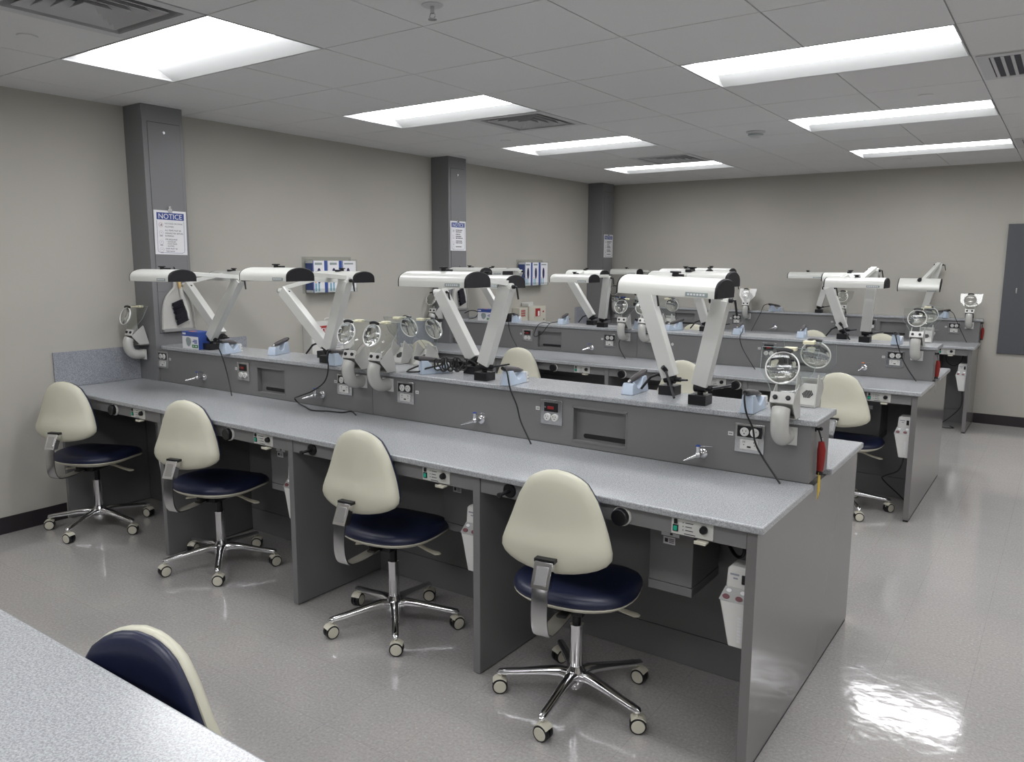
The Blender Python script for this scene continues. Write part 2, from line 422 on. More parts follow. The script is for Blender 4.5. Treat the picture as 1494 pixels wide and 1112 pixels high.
def sign(y0, y1, z0, z1, label, full, tilt=0):
    t = thing('notice_sign', label, 'sign', (XW+.2165, (y0+y1)/2, (z0+z1)/2)); w = (y1-y0)/2; h = (z1-z0)/2; t.rotation_euler = (R(tilt), 0, 0)
    MB().box(0, .0012, -w, w, -h, h).build('sheet', 'sheet_white', t)
    MB().box(.0012, .0016, -w*.84, w*.86, h*.58, h*.90).build('header', 'sign_blue', t)
    P = lambda u0, v0: (lambda u, v: (.0019, u0+u, v0+v))
    m = MB(); text_geo(m, 'NOTICE', h*.325, P(0, h*.625), 'CENTER'); m.build('heading', 'sheet_white', t)
    m = MB(); b = .0014; W_, B_ = w*.84, -h*.92
    pts = [(.0014, -W_, h*.55), (.0014, -W_, B_+.02), (.0014, -W_+.004, B_+.006), (.0014, -W_+.02, B_), (.0014, W_-.02, B_), (.0014, W_-.004, B_+.006), (.0014, W_, B_+.02), (.0014, W_, h*.55)]
    m.sweep(pts, (.0011, .0003), n=4, p=4, up=(1, 0, 0)); m.build('border', 'sign_blue', t)
    m = MB()
    if full:
        rows = [(.36, 'NO FOOD OR DRINK'), (.22, 'ALLOWED'), (.05, 'ALL ITEMS MUST BE'), (-.08, 'DISINFECTED BEFORE'), (-.20, 'ENTERING'), (-.36, 'PPE REQUIRED'), (-.46, '- GOGGLES'), (-.56, '- FACE MASK'), (-.66, '- GLOVES'), (-.78, 'HAIR MUST BE'), (-.90, 'TIED BACK')]
        for k, s in rows: text_geo(m, s, h*.092, P(-w*.36 if s[0] != '-' else -w*.30, h*(k+.02)))
    else:
        for k, l in ((.36, .9), (.24, .72), (.08, .55), (-.06, .75), (-.18, .85), (-.38, .8), (-.50, .82), (-.76, .8)):
            x = -w*.30
            while x < -w*.30 + l*w*1.05 - .01:
                d = random.uniform(.008, .022); m.box(.0014, .0018, x, x+d, h*k, h*k + h*.06); x += d + .004
    m.build('lettering', 'ink', t)
    m = MB()
    for k, z in enumerate((.34, -.02, -.44, -.78)):
        c = (-w*.60, h*z); r = h*.10
        ring = [(.0016, c[0]+r*math.cos(a), c[1]+r*math.sin(a)) for a in [2*math.pi*q/14 for q in range(14)]]
        m.use('red_print' if (k == 0 and full) else 'grey_ink'); m.sweep(ring, (.0009, .0003), n=4, closed=True, up=(1, 0, 0))
        m.use('ink' if k == 0 else 'grey_ink')
        if k == 0: m.box(.0014, .0018, c[0]-r*.5, c[0]+r*.5, c[1]-r*.25, c[1]-r*.05); m.box(.0014, .0018, c[0]+r*.1, c[0]+r*.4, c[1]-r*.4, c[1]+r*.5)
        else: m.box(.0014, .0018, c[0]-r*.7, c[0]+r*.7, c[1]-r*1.6, c[1]-r*1.15); m.box(.0014, .0018, c[0]-r*.15, c[0]+r*.2, c[1]-.1*r, c[1]+.3*r)
    m.build('pictograms', None, t)
    m = MB(); m.box(.0012, .006, -.014, .014, h-.012, h+.012); m.box(-.001, .002, -.009, .009, h+.01, h+.03); m.cyl((.001, -.006, h+.02), (.010, -.006, h+.02), .006); m.build('clip', 'brushed_steel', t, bev=.001)
sign(.846, 1.071, 1.650, 1.932, 'NOTICE safety rules sheet clipped to the nearest column, with blue header', True, -1)
sign(3.806, 4.038, 1.716, 1.993, 'NOTICE safety rules sheet clipped to the second column behind the middle bench', False)
sign(6.81, 7.045, 1.672, 1.955, 'smallest NOTICE safety sheet, on the farthest column', False)

# dustpan and brush hung on the first two columns
def dustpan(yc, zc, label, blabel, sc=1.0, wood=True):
    t = thing('dustpan', label, 'dustpan', (XW+.216, yc, zc)); t.scale = (sc, sc, sc)
    # pan: open tray seen from the front; handle up
    out = [(-.115, -.15), (.115, -.15), (.105, -.03), (.085, .05), (.045, .10), (.022, .125), (.018, .20), (-.018, .20), (-.022, .125), (-.045, .10), (-.085, .05), (-.108, -.03)]
    m = MB(); m.prism(out, 'x', .001, .006); m.build('pan', 'dustpan_white', t, bev=.001)
    m = MB(); rim = [(.012, a, b) for a, b in [out[1], out[2], out[3], out[4], out[5], out[6]]]; rim2 = [(.012, a, b) for a, b in [out[0], out[11], out[10], out[9], out[8], out[7]]]
    m.sweep(smooth(rim, 4), (.003, .012), n=8, p=4, up=(1, 0, 0)); m.sweep(smooth(rim2, 4), (.003, .012), n=8, p=4, up=(1, 0, 0)); m.build('rim', 'dustpan_white', t)
    MB().box(.002, .026, -.113, .113, -.168, -.147).build('rubber_lip', 'satin_grey_side', t, bev=.003)
    b = thing('hand_brush', blabel, 'brush', (XW+.245, yc-.004, zc), 0); b.scale = (sc, sc, sc)
    m = MB(); m.use('dustpan_white'); m.sweep([(0, .02, .125), (0, .025, .07), (0, .035, .02), (0, .055, -.04), (0, .062, -.10)], [(.010, .012), (.012, .013), (.011, .018), (.010, .020), (.008, .012)], n=10, p=3, up=(1, 0, 0)); m.build('head', 'dustpan_white', b)
    MB().sweep([(0, .005, .205), (0, .008, .17), (0, .015, .115)], [(.008, .009), (.010, .012), (.009, .011)], n=10, p=3, up=(1, 0, 0)).build('grip', 'wood_yellow' if wood else 'dustpan_white', b)
    m = MB(); m.tube([(0, .004, .20), (.0, -.012, .225), (0, -.02, .255), (-.006, -.005, .235), (0, .006, .205)], .003, n=6); m.build('strap', 'black_cable', b)
    m = MB(); rb = random.Random(3)
    for i in range(9):
        for j in range(16):
            u = i/8; v = j/15; y1 = .035 + .028*v; z1 = .045 - .135*v
            y0 = y1 - .072 - .01*rb.random(); z0 = z1 - .025 - .01*rb.random(); x = -.010 + .020*u
            m.cyl((x, y1, z1), (x + rb.uniform(-.002, .002), y0, z0), .0042, .0032, n=5)
    m.build('bristles', 'bristle_black', b)
    h = MB(); h.cyl((XW+.2145, yc+.0, zc+.185*sc), (XW+.262, yc+.0, zc+.190*sc), .003, n=8); h.ball((XW+.262, yc+.0, zc+.192*sc), .006)
    tag(h.build('wall_hook', 'brushed_steel'), 'small steel hook holding the dustpan ' + label.split('hanging ')[1], 'hook')
dustpan(.972, 1.315, 'white plastic dustpan hanging on the nearest column', 'black bristled hand brush with wooden grip in front of the nearest dustpan')
dustpan(3.935, 1.315, 'white plastic dustpan hanging on the second column', 'black bristled hand brush in front of the second column dustpan', 1.0, False)
t = thing('lower_shelf_bracket', 'grey bracket shelf box on the second column under its dustpan', 'bracket', (XW+.213, 3.93, 1.065))
MB().box(.001, .03, -.10, .125, 0, .075).build('box', 'grey_laminate', t, bev=.002)

# glove box racks
def rack(y0, z0, label, grp):
    t = thing('glove_box_rack', label, 'rack', (XW, y0, z0)); W = .47; Hh = .265
    m = MB(); m.box(.001, .004, -.03, W+.03, -.01, Hh+.02); m.box(.004, .10, -.004, W+.004, -.006, -.003); m.box(.098, .101, -.004, W+.004, -.003, .03)
    for y in (-.004, W+.001): m.box(.004, .10, y, y+.003, -.003, Hh)
    m.build('clear_holder', 'clear_plastic', t)
    for k in range(3):
        b = thing('glove_box', '%s glove box in the %s' % (('left', 'middle', 'right')[k] + ' white and blue', label.split(' of ')[0] if False else grp), 'box', (XW+.006, y0 + .004 + k*.157, z0-.002), 0, 'glove boxes in ' + grp)
        MB().box(0, .088, 0, .150, 0, .255).build('carton', 'paper_white', b, bev=.001)
        m = MB(); m.use('blue_print'); m.box(.088, .0888, .118, .150, 0, .255) if k < 2 else m.box(.088, .0888, .0, .006, 0, .255)
        if k == 0: m.box(.002, .086, -.0008, 0, .02, .235); m.box(.088, .0888, 0, .008, 0, .255)
        m.use('grey_print'); m.box(.0882, .089, .02, .095, .222, .240) if k < 2 else m.box(.0882, .089, .02, .12, .225, .238)
        m.use('teal_print'); m.box(.0882, .0889, .018, .036, .01, .075); m.box(.0882, .0889, .05, .066, .01, .085)
        m.use('orange_print'); m.box(.0882, .0889, .02, .03, .078, .090)
        m.build('printing', None, b)
        pts = [(.0892, .062 + .022*math.cos(a), .135 + .062*math.sin(a)) for a in [2*math.pi*q/20 for q in range(20)]]
        m = MB(); m.add(pts, [tuple(range(20))]); m.build('opening', 'navy_print', b)
rack(2.235, 1.362, 'clear wall rack of three glove boxes behind the left ceiling lamps', 'first wall rack')
rack(5.235, 1.352, 'clear wall rack of three glove boxes on the left wall beyond the second column', 'far wall rack')

# first aid kit
t = thing('first_aid_cabinet', 'white First Aid Kit cabinet with red lettering on the left wall', 'first aid kit', (XW+.001, 2.19, .86))
MB().box(0, .105, 0, .46, 0, .265).build('cabinet', 'white_plastic', t, bev=.004)
MB().box(.105, .109, .003, .457, .003, .262).build('door', 'white_plastic', t, bev=.001)
m = MB(); m.box(.109, .1098, .055, .275, .175, .232); m.build('red_band', 'red_print', t)
P = lambda u0, v0: (lambda u, v: (.1104, u0+u, v0+v))
m = MB(); text_geo(m, 'FirstAid', .062, P(.062, .185)); m.build('white_lettering', 'paper_white', t)
m = MB(); text_geo(m, 'Kit', .072, P(.285, .183)); m.build('red_lettering', 'red_print', t)
m = MB(); text_geo(m, 'ANSI A+', .045, P(.16, .11)); 
for k in range(3): m.box(.109, .1098, .17, .40-.05*k, .075-.018*k, .081-.018*k)
m.build('small_lettering', 'grey_ink', t)
MB().tube([(.05, .19, .266), (.05, .20, .285), (.05, .27, .285), (.05, .28, .266)], .004).build('carry_handle', 'white_plastic', t)

t = thing('alarm_box', 'beige wall cabinet with a small red window beyond the middle bench', 'wall cabinet', (XW+.001, 5.13, .90))
MB().box(0, .10, 0, .16, 0, .205).build('side_box', 'beige_paint', t, bev=.003)
MB().box(0, .12, .165, .50, 0, .215).build('cabinet', 'beige_paint', t, bev=.003)
m = MB()
for a in range(3):
    for b_ in range(3): m.box(.10, .101, .035+a*.028, .055+a*.028, .11+b_*.026, .13+b_*.026)
m.build('red_vents', 'red_print', t)
m = MB(); m.use('beige_paint'); m.box(.12, .124, .265, .39, .085, .205); m.use('red_print'); m.box(.124, .1248, .28, .38, .10, .19); m.use('paper_white'); m.box(.1248, .1256, .33, .365, .105, .16)
m.build('window', None, t)
MB().cyl((.12, .445, .15), (.126, .445, .15), .010).build('red_button', 'red_print', t)
MB().cyl((.12, .46, .06), (.126, .46, .06), .007).build('keyhole', 'black_plastic', t)
m = MB(); m.box(.01, .10, .17, .175, .216, .25); m.box(.01, .012, .17, .40, .216, .26); m.box(.01, .10, .17, .40, .216, .22); m.build('tray', 'satin_grey', t)

# ================================================================== BENCHES
PX = [.185, 1.262, 2.345, 3.405]      # left faces of the vertical panels
BEN = {'near': 0.0, 'middle': 3.026, 'far': 6.2275}
YF, YR, YR2, YBK = .259, .825, 1.083, 1.648   # near bench: worktop front, riser faces, back worktop edge
NICHE = {'near': [(.322, .570), (2.456, 2.712)], 'middle': [(.278, .530), (2.456, 2.712)], 'far': [(.19, .45), (2.52, 2.775)]}
def station(k): return ('beside the left wall', 'second from the left wall', 'third from the left wall', 'at the open right end')[k]
def bench(nm, dy, single=False, base_only=False):
    full = {'near': 'near bench', 'middle': 'middle bench', 'far': 'far bench', 'foreground': 'foreground bench'}[nm]
    yb = YB - dy - .002 if single else YBK
    t = thing('workbench', 'grey laminate base of the ' + full + (' along the far wall' if single else ''), 'workbench', (0, dy, 0))
    sides = [(YF+.018, YR+.015)] if single else [(YF+.018, YR+.015), (YR2-.015, YBK-.018)]
    # end panel
    m = MB(); m.box(PX[3], XP, YF+.016, (yb if single else YBK-.016), .012, ZT-.026); m.build('end_panel', 'gloss_panel', t, bev=.0015)
    m = MB(); m.box(PX[3]+.002, XP-.002, YF+.02, (yb-.002 if single else YBK-.02), 0, .012); m.build('glide', 'dark_gap', t)
    for x in PX[:3] + [XW+.001]:
        w = .033 if x > XW+.01 else .03
        for k, (a, b_) in enumerate(sides):
            if True:
                a, b_ = (a, min(b_, {'near': .806, 'middle': .762}.get(nm, .84))) if (x < XW+.01 and k == 0) else (max(a, 1.094), b_) if x < XW+.01 else (a, b_)
                o = MB().box(x, x+w, a, b_, .006, ZT-.026).build('divider_panel', 'grey_laminate', t, bev=.0015)
    xs = [XW+.031] + [p+.033 for p in PX[:3]]; xe = PX
    for k in range(4):
        for s, (a, b_) in enumerate(sides):
            y0 = (a + .004, a + .022) if s == 0 else (b_-.022, b_-.004)
            MB().box(xs[k]+.002, xe[k]-.002, y0[0], y0[1], .745, ZT-.0265).build('apron', 'grey_laminate', t, bev=.001)
            y1 = (b_-.018, b_-.001) if s == 0 else (a+.001, a+.018)
            xq = xs[k]+.001 if k else -.688
            MB().box(xq, xe[k]-.001, y1[0], y1[1], .142, ZT-.0265).build('back_panel', 'grey_laminate', t, bev=.001)
            MB().box(xq, xe[k]-.001, y1[0], y1[1]-.004, .001, .139).build('kick_panel', 'grey_laminate', t, bev=.001)
            if s == 0: MB().box(xq+.001, xq+.45, y1[0]-.004, y1[0]-.0002, .62, .622).build('panel_seam', 'dark_gap', t)
    def worktop(a, b_, lab, sidew):
        o = MB().box(XW+.0005, XE, a, b_, ZT-.026, ZT).build('worktop', 'speckled_laminate', bev=.006, seg=3); tag(o, lab, 'worktop'); return o
    if nm == 'foreground':
        worktop(YR2, 1.73, 'speckled light grey worktop filling the lower left corner of the photo', 1); return
    worktop(YF, YR-.0005, {'near': 'speckled grey worktop on the camera side of the near bench', 'middle': 'speckled grey worktop on the camera side of the middle bench', 'far': 'narrow looking speckled grey worktop of the far bench'}[nm], 0)
    if not single: worktop(YR2+.0005, YBK, 'speckled grey worktop on the far side of the %s, mostly hidden' % full, 1)
    # riser with two recessed niches
    t = thing('service_riser', 'long grey service riser standing along the middle of the %s' % full if not single else 'long grey service riser against the far wall on the far bench', 'riser', (0, dy, ZT))
    x0, hh = -.688, ZS - ZT - .024; yb2 = yb if single else YR2
    seams = [1.262] if not single else [2.338]
    pieces = []; cur = x0
    cuts = sorted(seams + [XP])
    for c in cuts: pieces.append((cur, c - (.0015 if c != XP else 0))); cur = c + .0015
    for a, b_ in pieces:
        m = MB(); nn = [n for n in NICHE[nm] if n[0] > a and n[1] < b_]; c = a
        for n0, n1 in nn:
            m.box(c, n0, YR, yb2, .0005, hh); m.box(n0, n1, YR, yb2, .0005, .026); m.box(n0, n1, YR, yb2, .174, hh); m.box(n0, n1, YR+.032, yb2, .026, .174); c = n1
        m.box(c, b_, YR, yb2, .0005, hh); m.build('riser_panel', 'grey_laminate', t)
    for n0, n1 in NICHE[nm]:
        m = MB(); z0, z1 = .026, .174; w = .006
        for a, b_, c, d in ((n0-.003, n1+.003, z1-w, z1+.004), (n0-.003, n1+.003, z0-.004, z0+.004), (n0-.003, n0+.005, z0, z1), (n1-.003, n1+.003, z0, z1)): m.box(a, b_, YR-.002, YR+.002, c, d)
        nf = m.build('niche_frame', 'grey_laminate', t, bev=.0008)
        z = .046; p = [(n0+.048 + .010*math.cos(a), z + .010*math.sin(a)) for a in [math.pi/2 + math.pi*q/8 for q in range(9)]] + [(n1-.020 + .010*math.cos(a), z + .010*math.sin(a)) for a in [-math.pi/2 + math.pi*q/8 for q in range(9)]]
        m = MB().prism(p, 'y', YR+.0305, YR+.0318); m.build('finger_slot', 'dark_gap', t)
    if single:
        m = MB().box(2.322, 2.352, YR-.003, YR-.0005, .0005, hh); m.build('joint_post', 'grey_laminate', t, bev=.001)
    # ledge
    a, b_ = YR-.014, (yb if single else YR2+.016)
    poly = [(-.686, YR+.02), (-.66, YR-.004), (-.61, a), (XE, a), (XE, b_), (-.686, b_)]
    o = MB().prism(poly, 'z', ZS-.023, ZS).build('ledge_shelf', 'speckled_laminate', bev=.005, seg=3); o.location = (0, dy, 0)
    tag(o, 'raised speckled grey ledge on top of the %s riser' % full, 'shelf')
    # side splash on the left wall
    for s, (a, b_) in enumerate([(YF, YR-.016)] if single else [(YF, YR-.016), (YR2+.008, YBK)]):
        o = MB().box(XW+.0005, XW+.013, a+dy, b_+dy, ZT+.0005, ZS-.012).build('side_splash', 'speckled_splash', bev=.002)
        tag(o, 'speckled splash board on the left wall, %s side of the %s' % (('camera', 'far')[s], full), 'splash board')
    return
_old = MB.build
bench('near', 0.0)
# shift helper: worktops are built at near-bench coordinates and moved
def bench_at(nm, dy, **k):
    before = set(o.name for o in col.objects); bench(nm, dy, **k)
    for o in col.objects:
        if o.name not in before and o.name.startswith('worktop'): o.location = (0, dy, 0)
bench_at('middle', BEN['middle'])
bench_at('far', BEN['far'], single=True)
bench_at('foreground', -3.03)

# ------------------------------------------------------------------ outlets
def socket_round(m, x, z):
    m.use('white_plastic'); m.lathe([(.001, -.0135), (.015, -.0135), (.0165, -.012), (.0165, -.006)], (x, 0, z), (0, 1, 0), n=20)
    m.use('black_plastic'); m.box(x-.007, x-.005, -.0142, -.013, z+.001, z+.008); m.box(x+.005, x+.007, -.0142, -.013, z+.001, z+.007); m.cyl((x, -.0142, z-.006), (x, -.013, z-.006), .0025, n=8)
def outlet(kind, label, tagside=1):
    t = thing('power_outlet', label, 'power outlet', group='power outlets on the bench risers'); s = .055
    MB().box(-s, s, -.007, -.0005, -s, s).build('plate', 'brushed_steel' if kind != 'g' else 'satin_grey_side', t, bev=.0015)
    if kind == 'red':
        zc = -.022
        m = MB().box(-.035, .035, -.0085, -.007, .002, .042); m.build('switch_panel', 'black_plastic', t, bev=.001)
        m = MB(); m.use('red_plastic'); m.box(-.016, .014, -.012, -.0085, .014, .026); m.use('brushed_steel'); m.cyl((-.027, -.0085, .022), (-.027, -.013, .022), .004, n=10); m.build('switch', None, t)
    else:
        zc = .024
        MB().box(-.046, .046, -.009, -.007, .004, .046).build('insert', 'black_plastic', t, bev=.001)
        m = MB(); m.use('white_plastic'); m.box(-.033, .033, -.0115, -.007, -.041, -.006)
        m.use('black_plastic')
        for x in (-.022, .018): m.box(x, x+.002, -.0122, -.011, -.016, -.010); m.box(x+.006, x+.008, -.0122, -.011, -.016, -.010); m.cyl((x+.004, -.0122, -.024), (x+.004, -.011, -.024), .002, n=8)
        m.box(-.006, .008, -.0122, -.011, -.034, -.028); m.build('usb_socket', None, t, bev=.0)
    for x in (-.018, .020):
        m = MB(); socket_round(m, x, zc); m.build('socket', None, t)
    m = MB(); m.use('white_plastic'); x = tagside*.073; m.box(x-.010, x+.010, -.0015, -.0004, .002, .017); m.use('ink')
    for k in range(3): m.box(x-.006+k*.0045, x-.003+k*.0045, -.0018, -.0014, .0075, .0115)
    m.build('circuit_label', None, t)
    return t
OUT = {}
def put_outlet(kind, side, x, z, nm, label):
    k = (kind, side); loc = (x, YR + BEN[nm] - .0002, z)
    if k not in OUT: OUT[k] = outlet(kind, label, side); OUT[k].location = loc
    else: dup(OUT[k], loc, 0, label)
N_ = 'near bench'
put_outlet('g', 1, -.640, .972, 'near', 'power outlet plate nearest the left wall on the near bench')
put_outlet('red', -1, .201, .968, 'near', 'power outlet plate with red switch below the leftmost blue handpiece cradle')
put_outlet('usb', -1, 1.062, .968, 'near', 'power outlet plate beside the left curved pipe in the middle of the near bench')
put_outlet('usb', 1, 1.497, .968, 'near', 'power outlet plate right of the two curved pipes on the near bench')
put_outlet('red', -1, 2.352, .968, 'near', 'power outlet plate with red switch left of the large niche on the near bench')
put_outlet('usb', -1, 3.220, .968, 'near', 'largest power outlet plate at the right end of the near bench')
put_outlet('g', 1, -.640, .94, 'middle', 'power outlet plate beside the column at the left end of the middle bench')
put_outlet('red', -1, .172, .957, 'middle', 'power outlet plate with red switch left of the middle bench niche')
put_outlet('usb', -1, 1.01, .958, 'middle', 'power outlet plate left of the curved pipes on the middle bench')
put_outlet('usb', 1, 1.46, .958, 'middle', 'power outlet plate right of the curved pipes on the middle bench, behind a lamp arm')
put_outlet('red', -1, 2.346, .967, 'middle', 'power outlet plate with red window on the middle bench behind the front right magnifiers')
put_outlet('usb', -1, 3.205, .964, 'middle', 'power outlet plate at the right end of the middle bench')
put_outlet('g', 1, -.60, .95, 'far', 'small power outlet plate at the left end of the far bench')
put_outlet('usb', -1, .971, .955, 'far', 'power outlet plate left of the white backed magnifier on the far bench')
put_outlet('red', -1, 2.11, .965, 'far', 'power outlet plate behind the slanted lamp arm on the far bench')
put_outlet('red', -1, 2.432, .965, 'far', 'power outlet plate right of the joint post on the far bench')
put_outlet('usb', -1, 3.215, .965, 'far', 'power outlet plate at the right end of the far bench')
o = MB().lathe([(.001, -.005), (.010, -.005), (.012, -.0005)], (0, 0, 0), (0, 1, 0)).build('wall_button', 'white_plastic'); o.location = (1.575, YR+BEN['middle'], .962); tag(o, 'small round white button on the middle bench riser', 'button')

# ------------------------------------------------------------------ gas taps
def gas_tap(cap, nozzle):
    t = thing('gas_tap', '', 'gas tap', group='chrome gas taps on the bench risers')
    m = MB(); m.lathe([(.001, -.012), (.012, -.012), (.020, -.007), (.022, -.0005)], (0, 0, 0), (0, 1, 0), n=20); m.cyl((0, -.005, 0), (0, -.05, .004), .009, n=12); m.ball((0, -.052, .004), .013); m.build('body', 'chrome', t)
    m = MB(); 
    a, b_ = Vector((0, -.055, .003)), Vector((nozzle, -.12, -.012)); 
    for k in range(6):
        p, q = a.lerp(b_, .15+k*.13), a.lerp(b_, .15+(k+1)*.13); m.cyl(p, q, .0085-.0009*k, .0062-.0009*k, n=10)
    m.build('nozzle', 'chrome', t)
    m = MB(); m.cyl((0, -.052, .012), (0, -.052, .036), .009, n=12); m.build('stem', 'chrome', t)
    m = MB(); m.sweep([(0, -.052, .038), (.022, -.045, .040), (.048, -.036, .040)], [(.006, .003), (.005, .0025), (.0045, .002)], n=8, up=(0, 0, 1)); m.build('lever', 'chrome', t)
    MB().cyl((0, -.052, .036), (0, -.052, .041), .0095, n=12).build('index_cap', cap, t)
    return t
tb = gas_tap('blue_print', -.035); to = gas_tap('orange_print', -.020)
tb.location = (-.195, YR, .897); tb['label'] = 'chrome gas tap at the left end of the near bench'
for x, nm, z, lb in [(.884, 'near', .897, 'chrome gas tap with a black cable hooked over it, near bench'), (1.969, 'near', .890, 'chrome gas tap in the middle of the near bench, left of the hanging cable'), (3.042, 'near', .886, 'largest chrome gas tap, left of the right end outlet on the near bench'),
                     (.84, 'middle', .885, 'chrome gas tap right of the niche on the middle bench'), (1.937, 'middle', .885, 'chrome gas tap on the middle bench seen right of the upright lamp arm'), (1.423, 'far', .88, 'small chrome gas tap on the far bench left of the slanted lamp arm'), (3.03, 'far', .90, 'small chrome gas tap near the right end of the far bench')]:
    dup(tb, (x, YR + BEN[nm] - .0002, z), 0, lb)
to.location = (3.015, YR + BEN['middle'], .890); to['label'] = 'chrome gas tap with an orange cap near the right end of the middle bench'

# ------------------------------------------------------------------ apron fittings
def control_panel():
    t = thing('control_panel', '', 'control panel', group='handpiece control panels under the worktops')
    MB().box(-.070, .070, -.004, -.0003, .003, .057).build('face_plate', 'satin_grey', t, bev=.001)
    m = MB(); m.box(-.064, -.046, -.007, -.004, .012, .034); m.build('switch_frame', 'black_plastic', t)
    MB().box(-.061, -.049, -.0095, -.007, .015, .031).build('green_switch', 'green_lens', t, bev=.001)
    MB().box(-.060, -.049, -.009, -.004, .038, .053).build('rocker_switch', 'black_plastic', t, bev=.001)
    MB().lathe([(.001, -.020), (.009, -.020), (.0115, -.017), (.013, -.005), (.013, -.004)], (.040, 0, .034), (0, 1, 0), n=20).build('dial', 'black_plastic', t)
    m = MB()
    for k in range(3): m.cyl((-.030, -.004, .020+k*.012), (-.030, -.0052, .020+k*.012), .0017, n=8); m.box(-.022, .004 - .004*(k % 2), -.0046, -.004, .019+k*.012, .0215+k*.012)
    m.box(-.026, .012, -.0046, -.004, .007, .0095); m.build('markings', 'ink', t)
    m = MB(); m.box(.018, .056, -.030, .0, -.008, -.002); m.box(.018, .056, -.031, -.028, -.008, .003); m.build('tray', 'cream_trim', t, bev=.001)
    return t
def dust_port():
    t = thing('suction_port', '', 'suction port', group='round black suction ports on the aprons')
    MB().lathe([(.001, -.010), (.033, -.010), (.034, -.006), (.034, -.0003)], (0, 0, 0), (0, 1, 0), n=28).build('ring', 'white_plastic', t)
    MB().lathe([(.001, -.030), (.026, -.030), (.029, -.027), (.030, -.010)], (0, 0, 0), (0, 1, 0), n=28).build('cap', 'black_plastic', t)
    return t
def bench_pin():
    t = thing('bench_pin', '', 'bench pin', group='black bench pin sockets on the aprons')
    MB().lathe([(.001, -.010), (.024, -.010), (.027, -.006), (.027, -.0003)], (0, 0, 0), (0, 1, 0), n=24).build('socket_disc', 'black_plastic', t)
    m = MB(); m.cyl((0, -.008, 0), (-.004, -.055, -.004), .008, .006, n=12); m.cyl((-.004, -.055, -.004), (-.005, -.064, -.005), .010, n=12); m.build('pin', 'black_plastic', t)
    return t
cp = dp = bp = None
YA = YF + .022
def pl(proto, loc, lab):
    return dup(proto, loc, 0, lab)
CPX = {'near': [-.005, 1.085, 2.160, 3.228], 'middle': [-.005, 1.06, 2.155, 3.215], 'far': [3.225]}
for nm in ('near', 'middle', 'far'):
    for k, x in enumerate(CPX[nm]):
        kk = k if nm != 'far' else 3
        lb = 'grey control panel with green switch under the %s worktop, %s' % (nm, station(kk)); loc = (x, YA + BEN[nm], .746)
        if cp is None: cp = control_panel(); cp.location = loc; cp['label'] = lb
        else: pl(cp, loc, lb)
for nm, k, x in [('near', 0, -.25), ('near', 1, .825), ('near', 2, 1.715), ('near', 3, 2.98), ('middle', 1, .80), ('middle', 2, 1.414), ('middle', 3, 2.30)]:
    lb = 'round black suction port under the %s worktop, %s' % (nm, station(k)); loc = (x, YA + BEN[nm], .770)
    if dp is None: dp = dust_port(); dp.location = loc; dp['label'] = lb
    else: pl(dp, loc, lb)
for k, x in [(2, 1.43), (3, 2.517)]:
    lb = 'black bench pin under the near worktop, ' + station(k); loc = (x, YA, .776)
    if bp is None: bp = bench_pin(); bp.location = loc; bp['label'] = lb
    else: pl(bp, loc, lb)
# suction boxes below the aprons
def duct():
    t = thing('suction_box', '', 'suction unit', group='grey suction boxes under the worktops')
    MB().box(-.083, .083, 0, .26, .035, .365).build('casing', 'grey_laminate', t, bev=.002)
    MB().box(-.084, .084, -.001, .262, 0, .033).build('drawer', 'grey_laminate', t, bev=.002)
    m = MB(); m.use('sheet_white'); m.box(-.030, .015, -.0012, -.0002, .180, .207); m.box(-.038, .03, -.0012, -.0002, .210, .235); m.use('ink'); m.box(-.024, -.012, -.0016, -.001, .187, .201)
    for k in range(3): m.box(-.008, .011, -.0016, -.001, .186+.006*k, .1885+.006*k)
    m.box(-.005, .005, -.0016, -.001, .215, .229); m.build('rating_labels', None, t)
    return t
du = None
for nm in ('near', 'middle', 'far'):
    for k, p in enumerate(PX):
        if nm != 'near' and k < 3: continue
        loc = (p - (.30 if k == 2 or nm == 'middle' else .345), YF + (.25, .30)[k == 2] + BEN[nm] + (.05 if nm == 'middle' else 0), .437); lb = 'grey suction box hanging under the %s worktop, %s' % (nm, station(k))
        if du is None: du = duct(); du.location = loc; du['label'] = lb
        else: dup(du, loc, 0, lb)
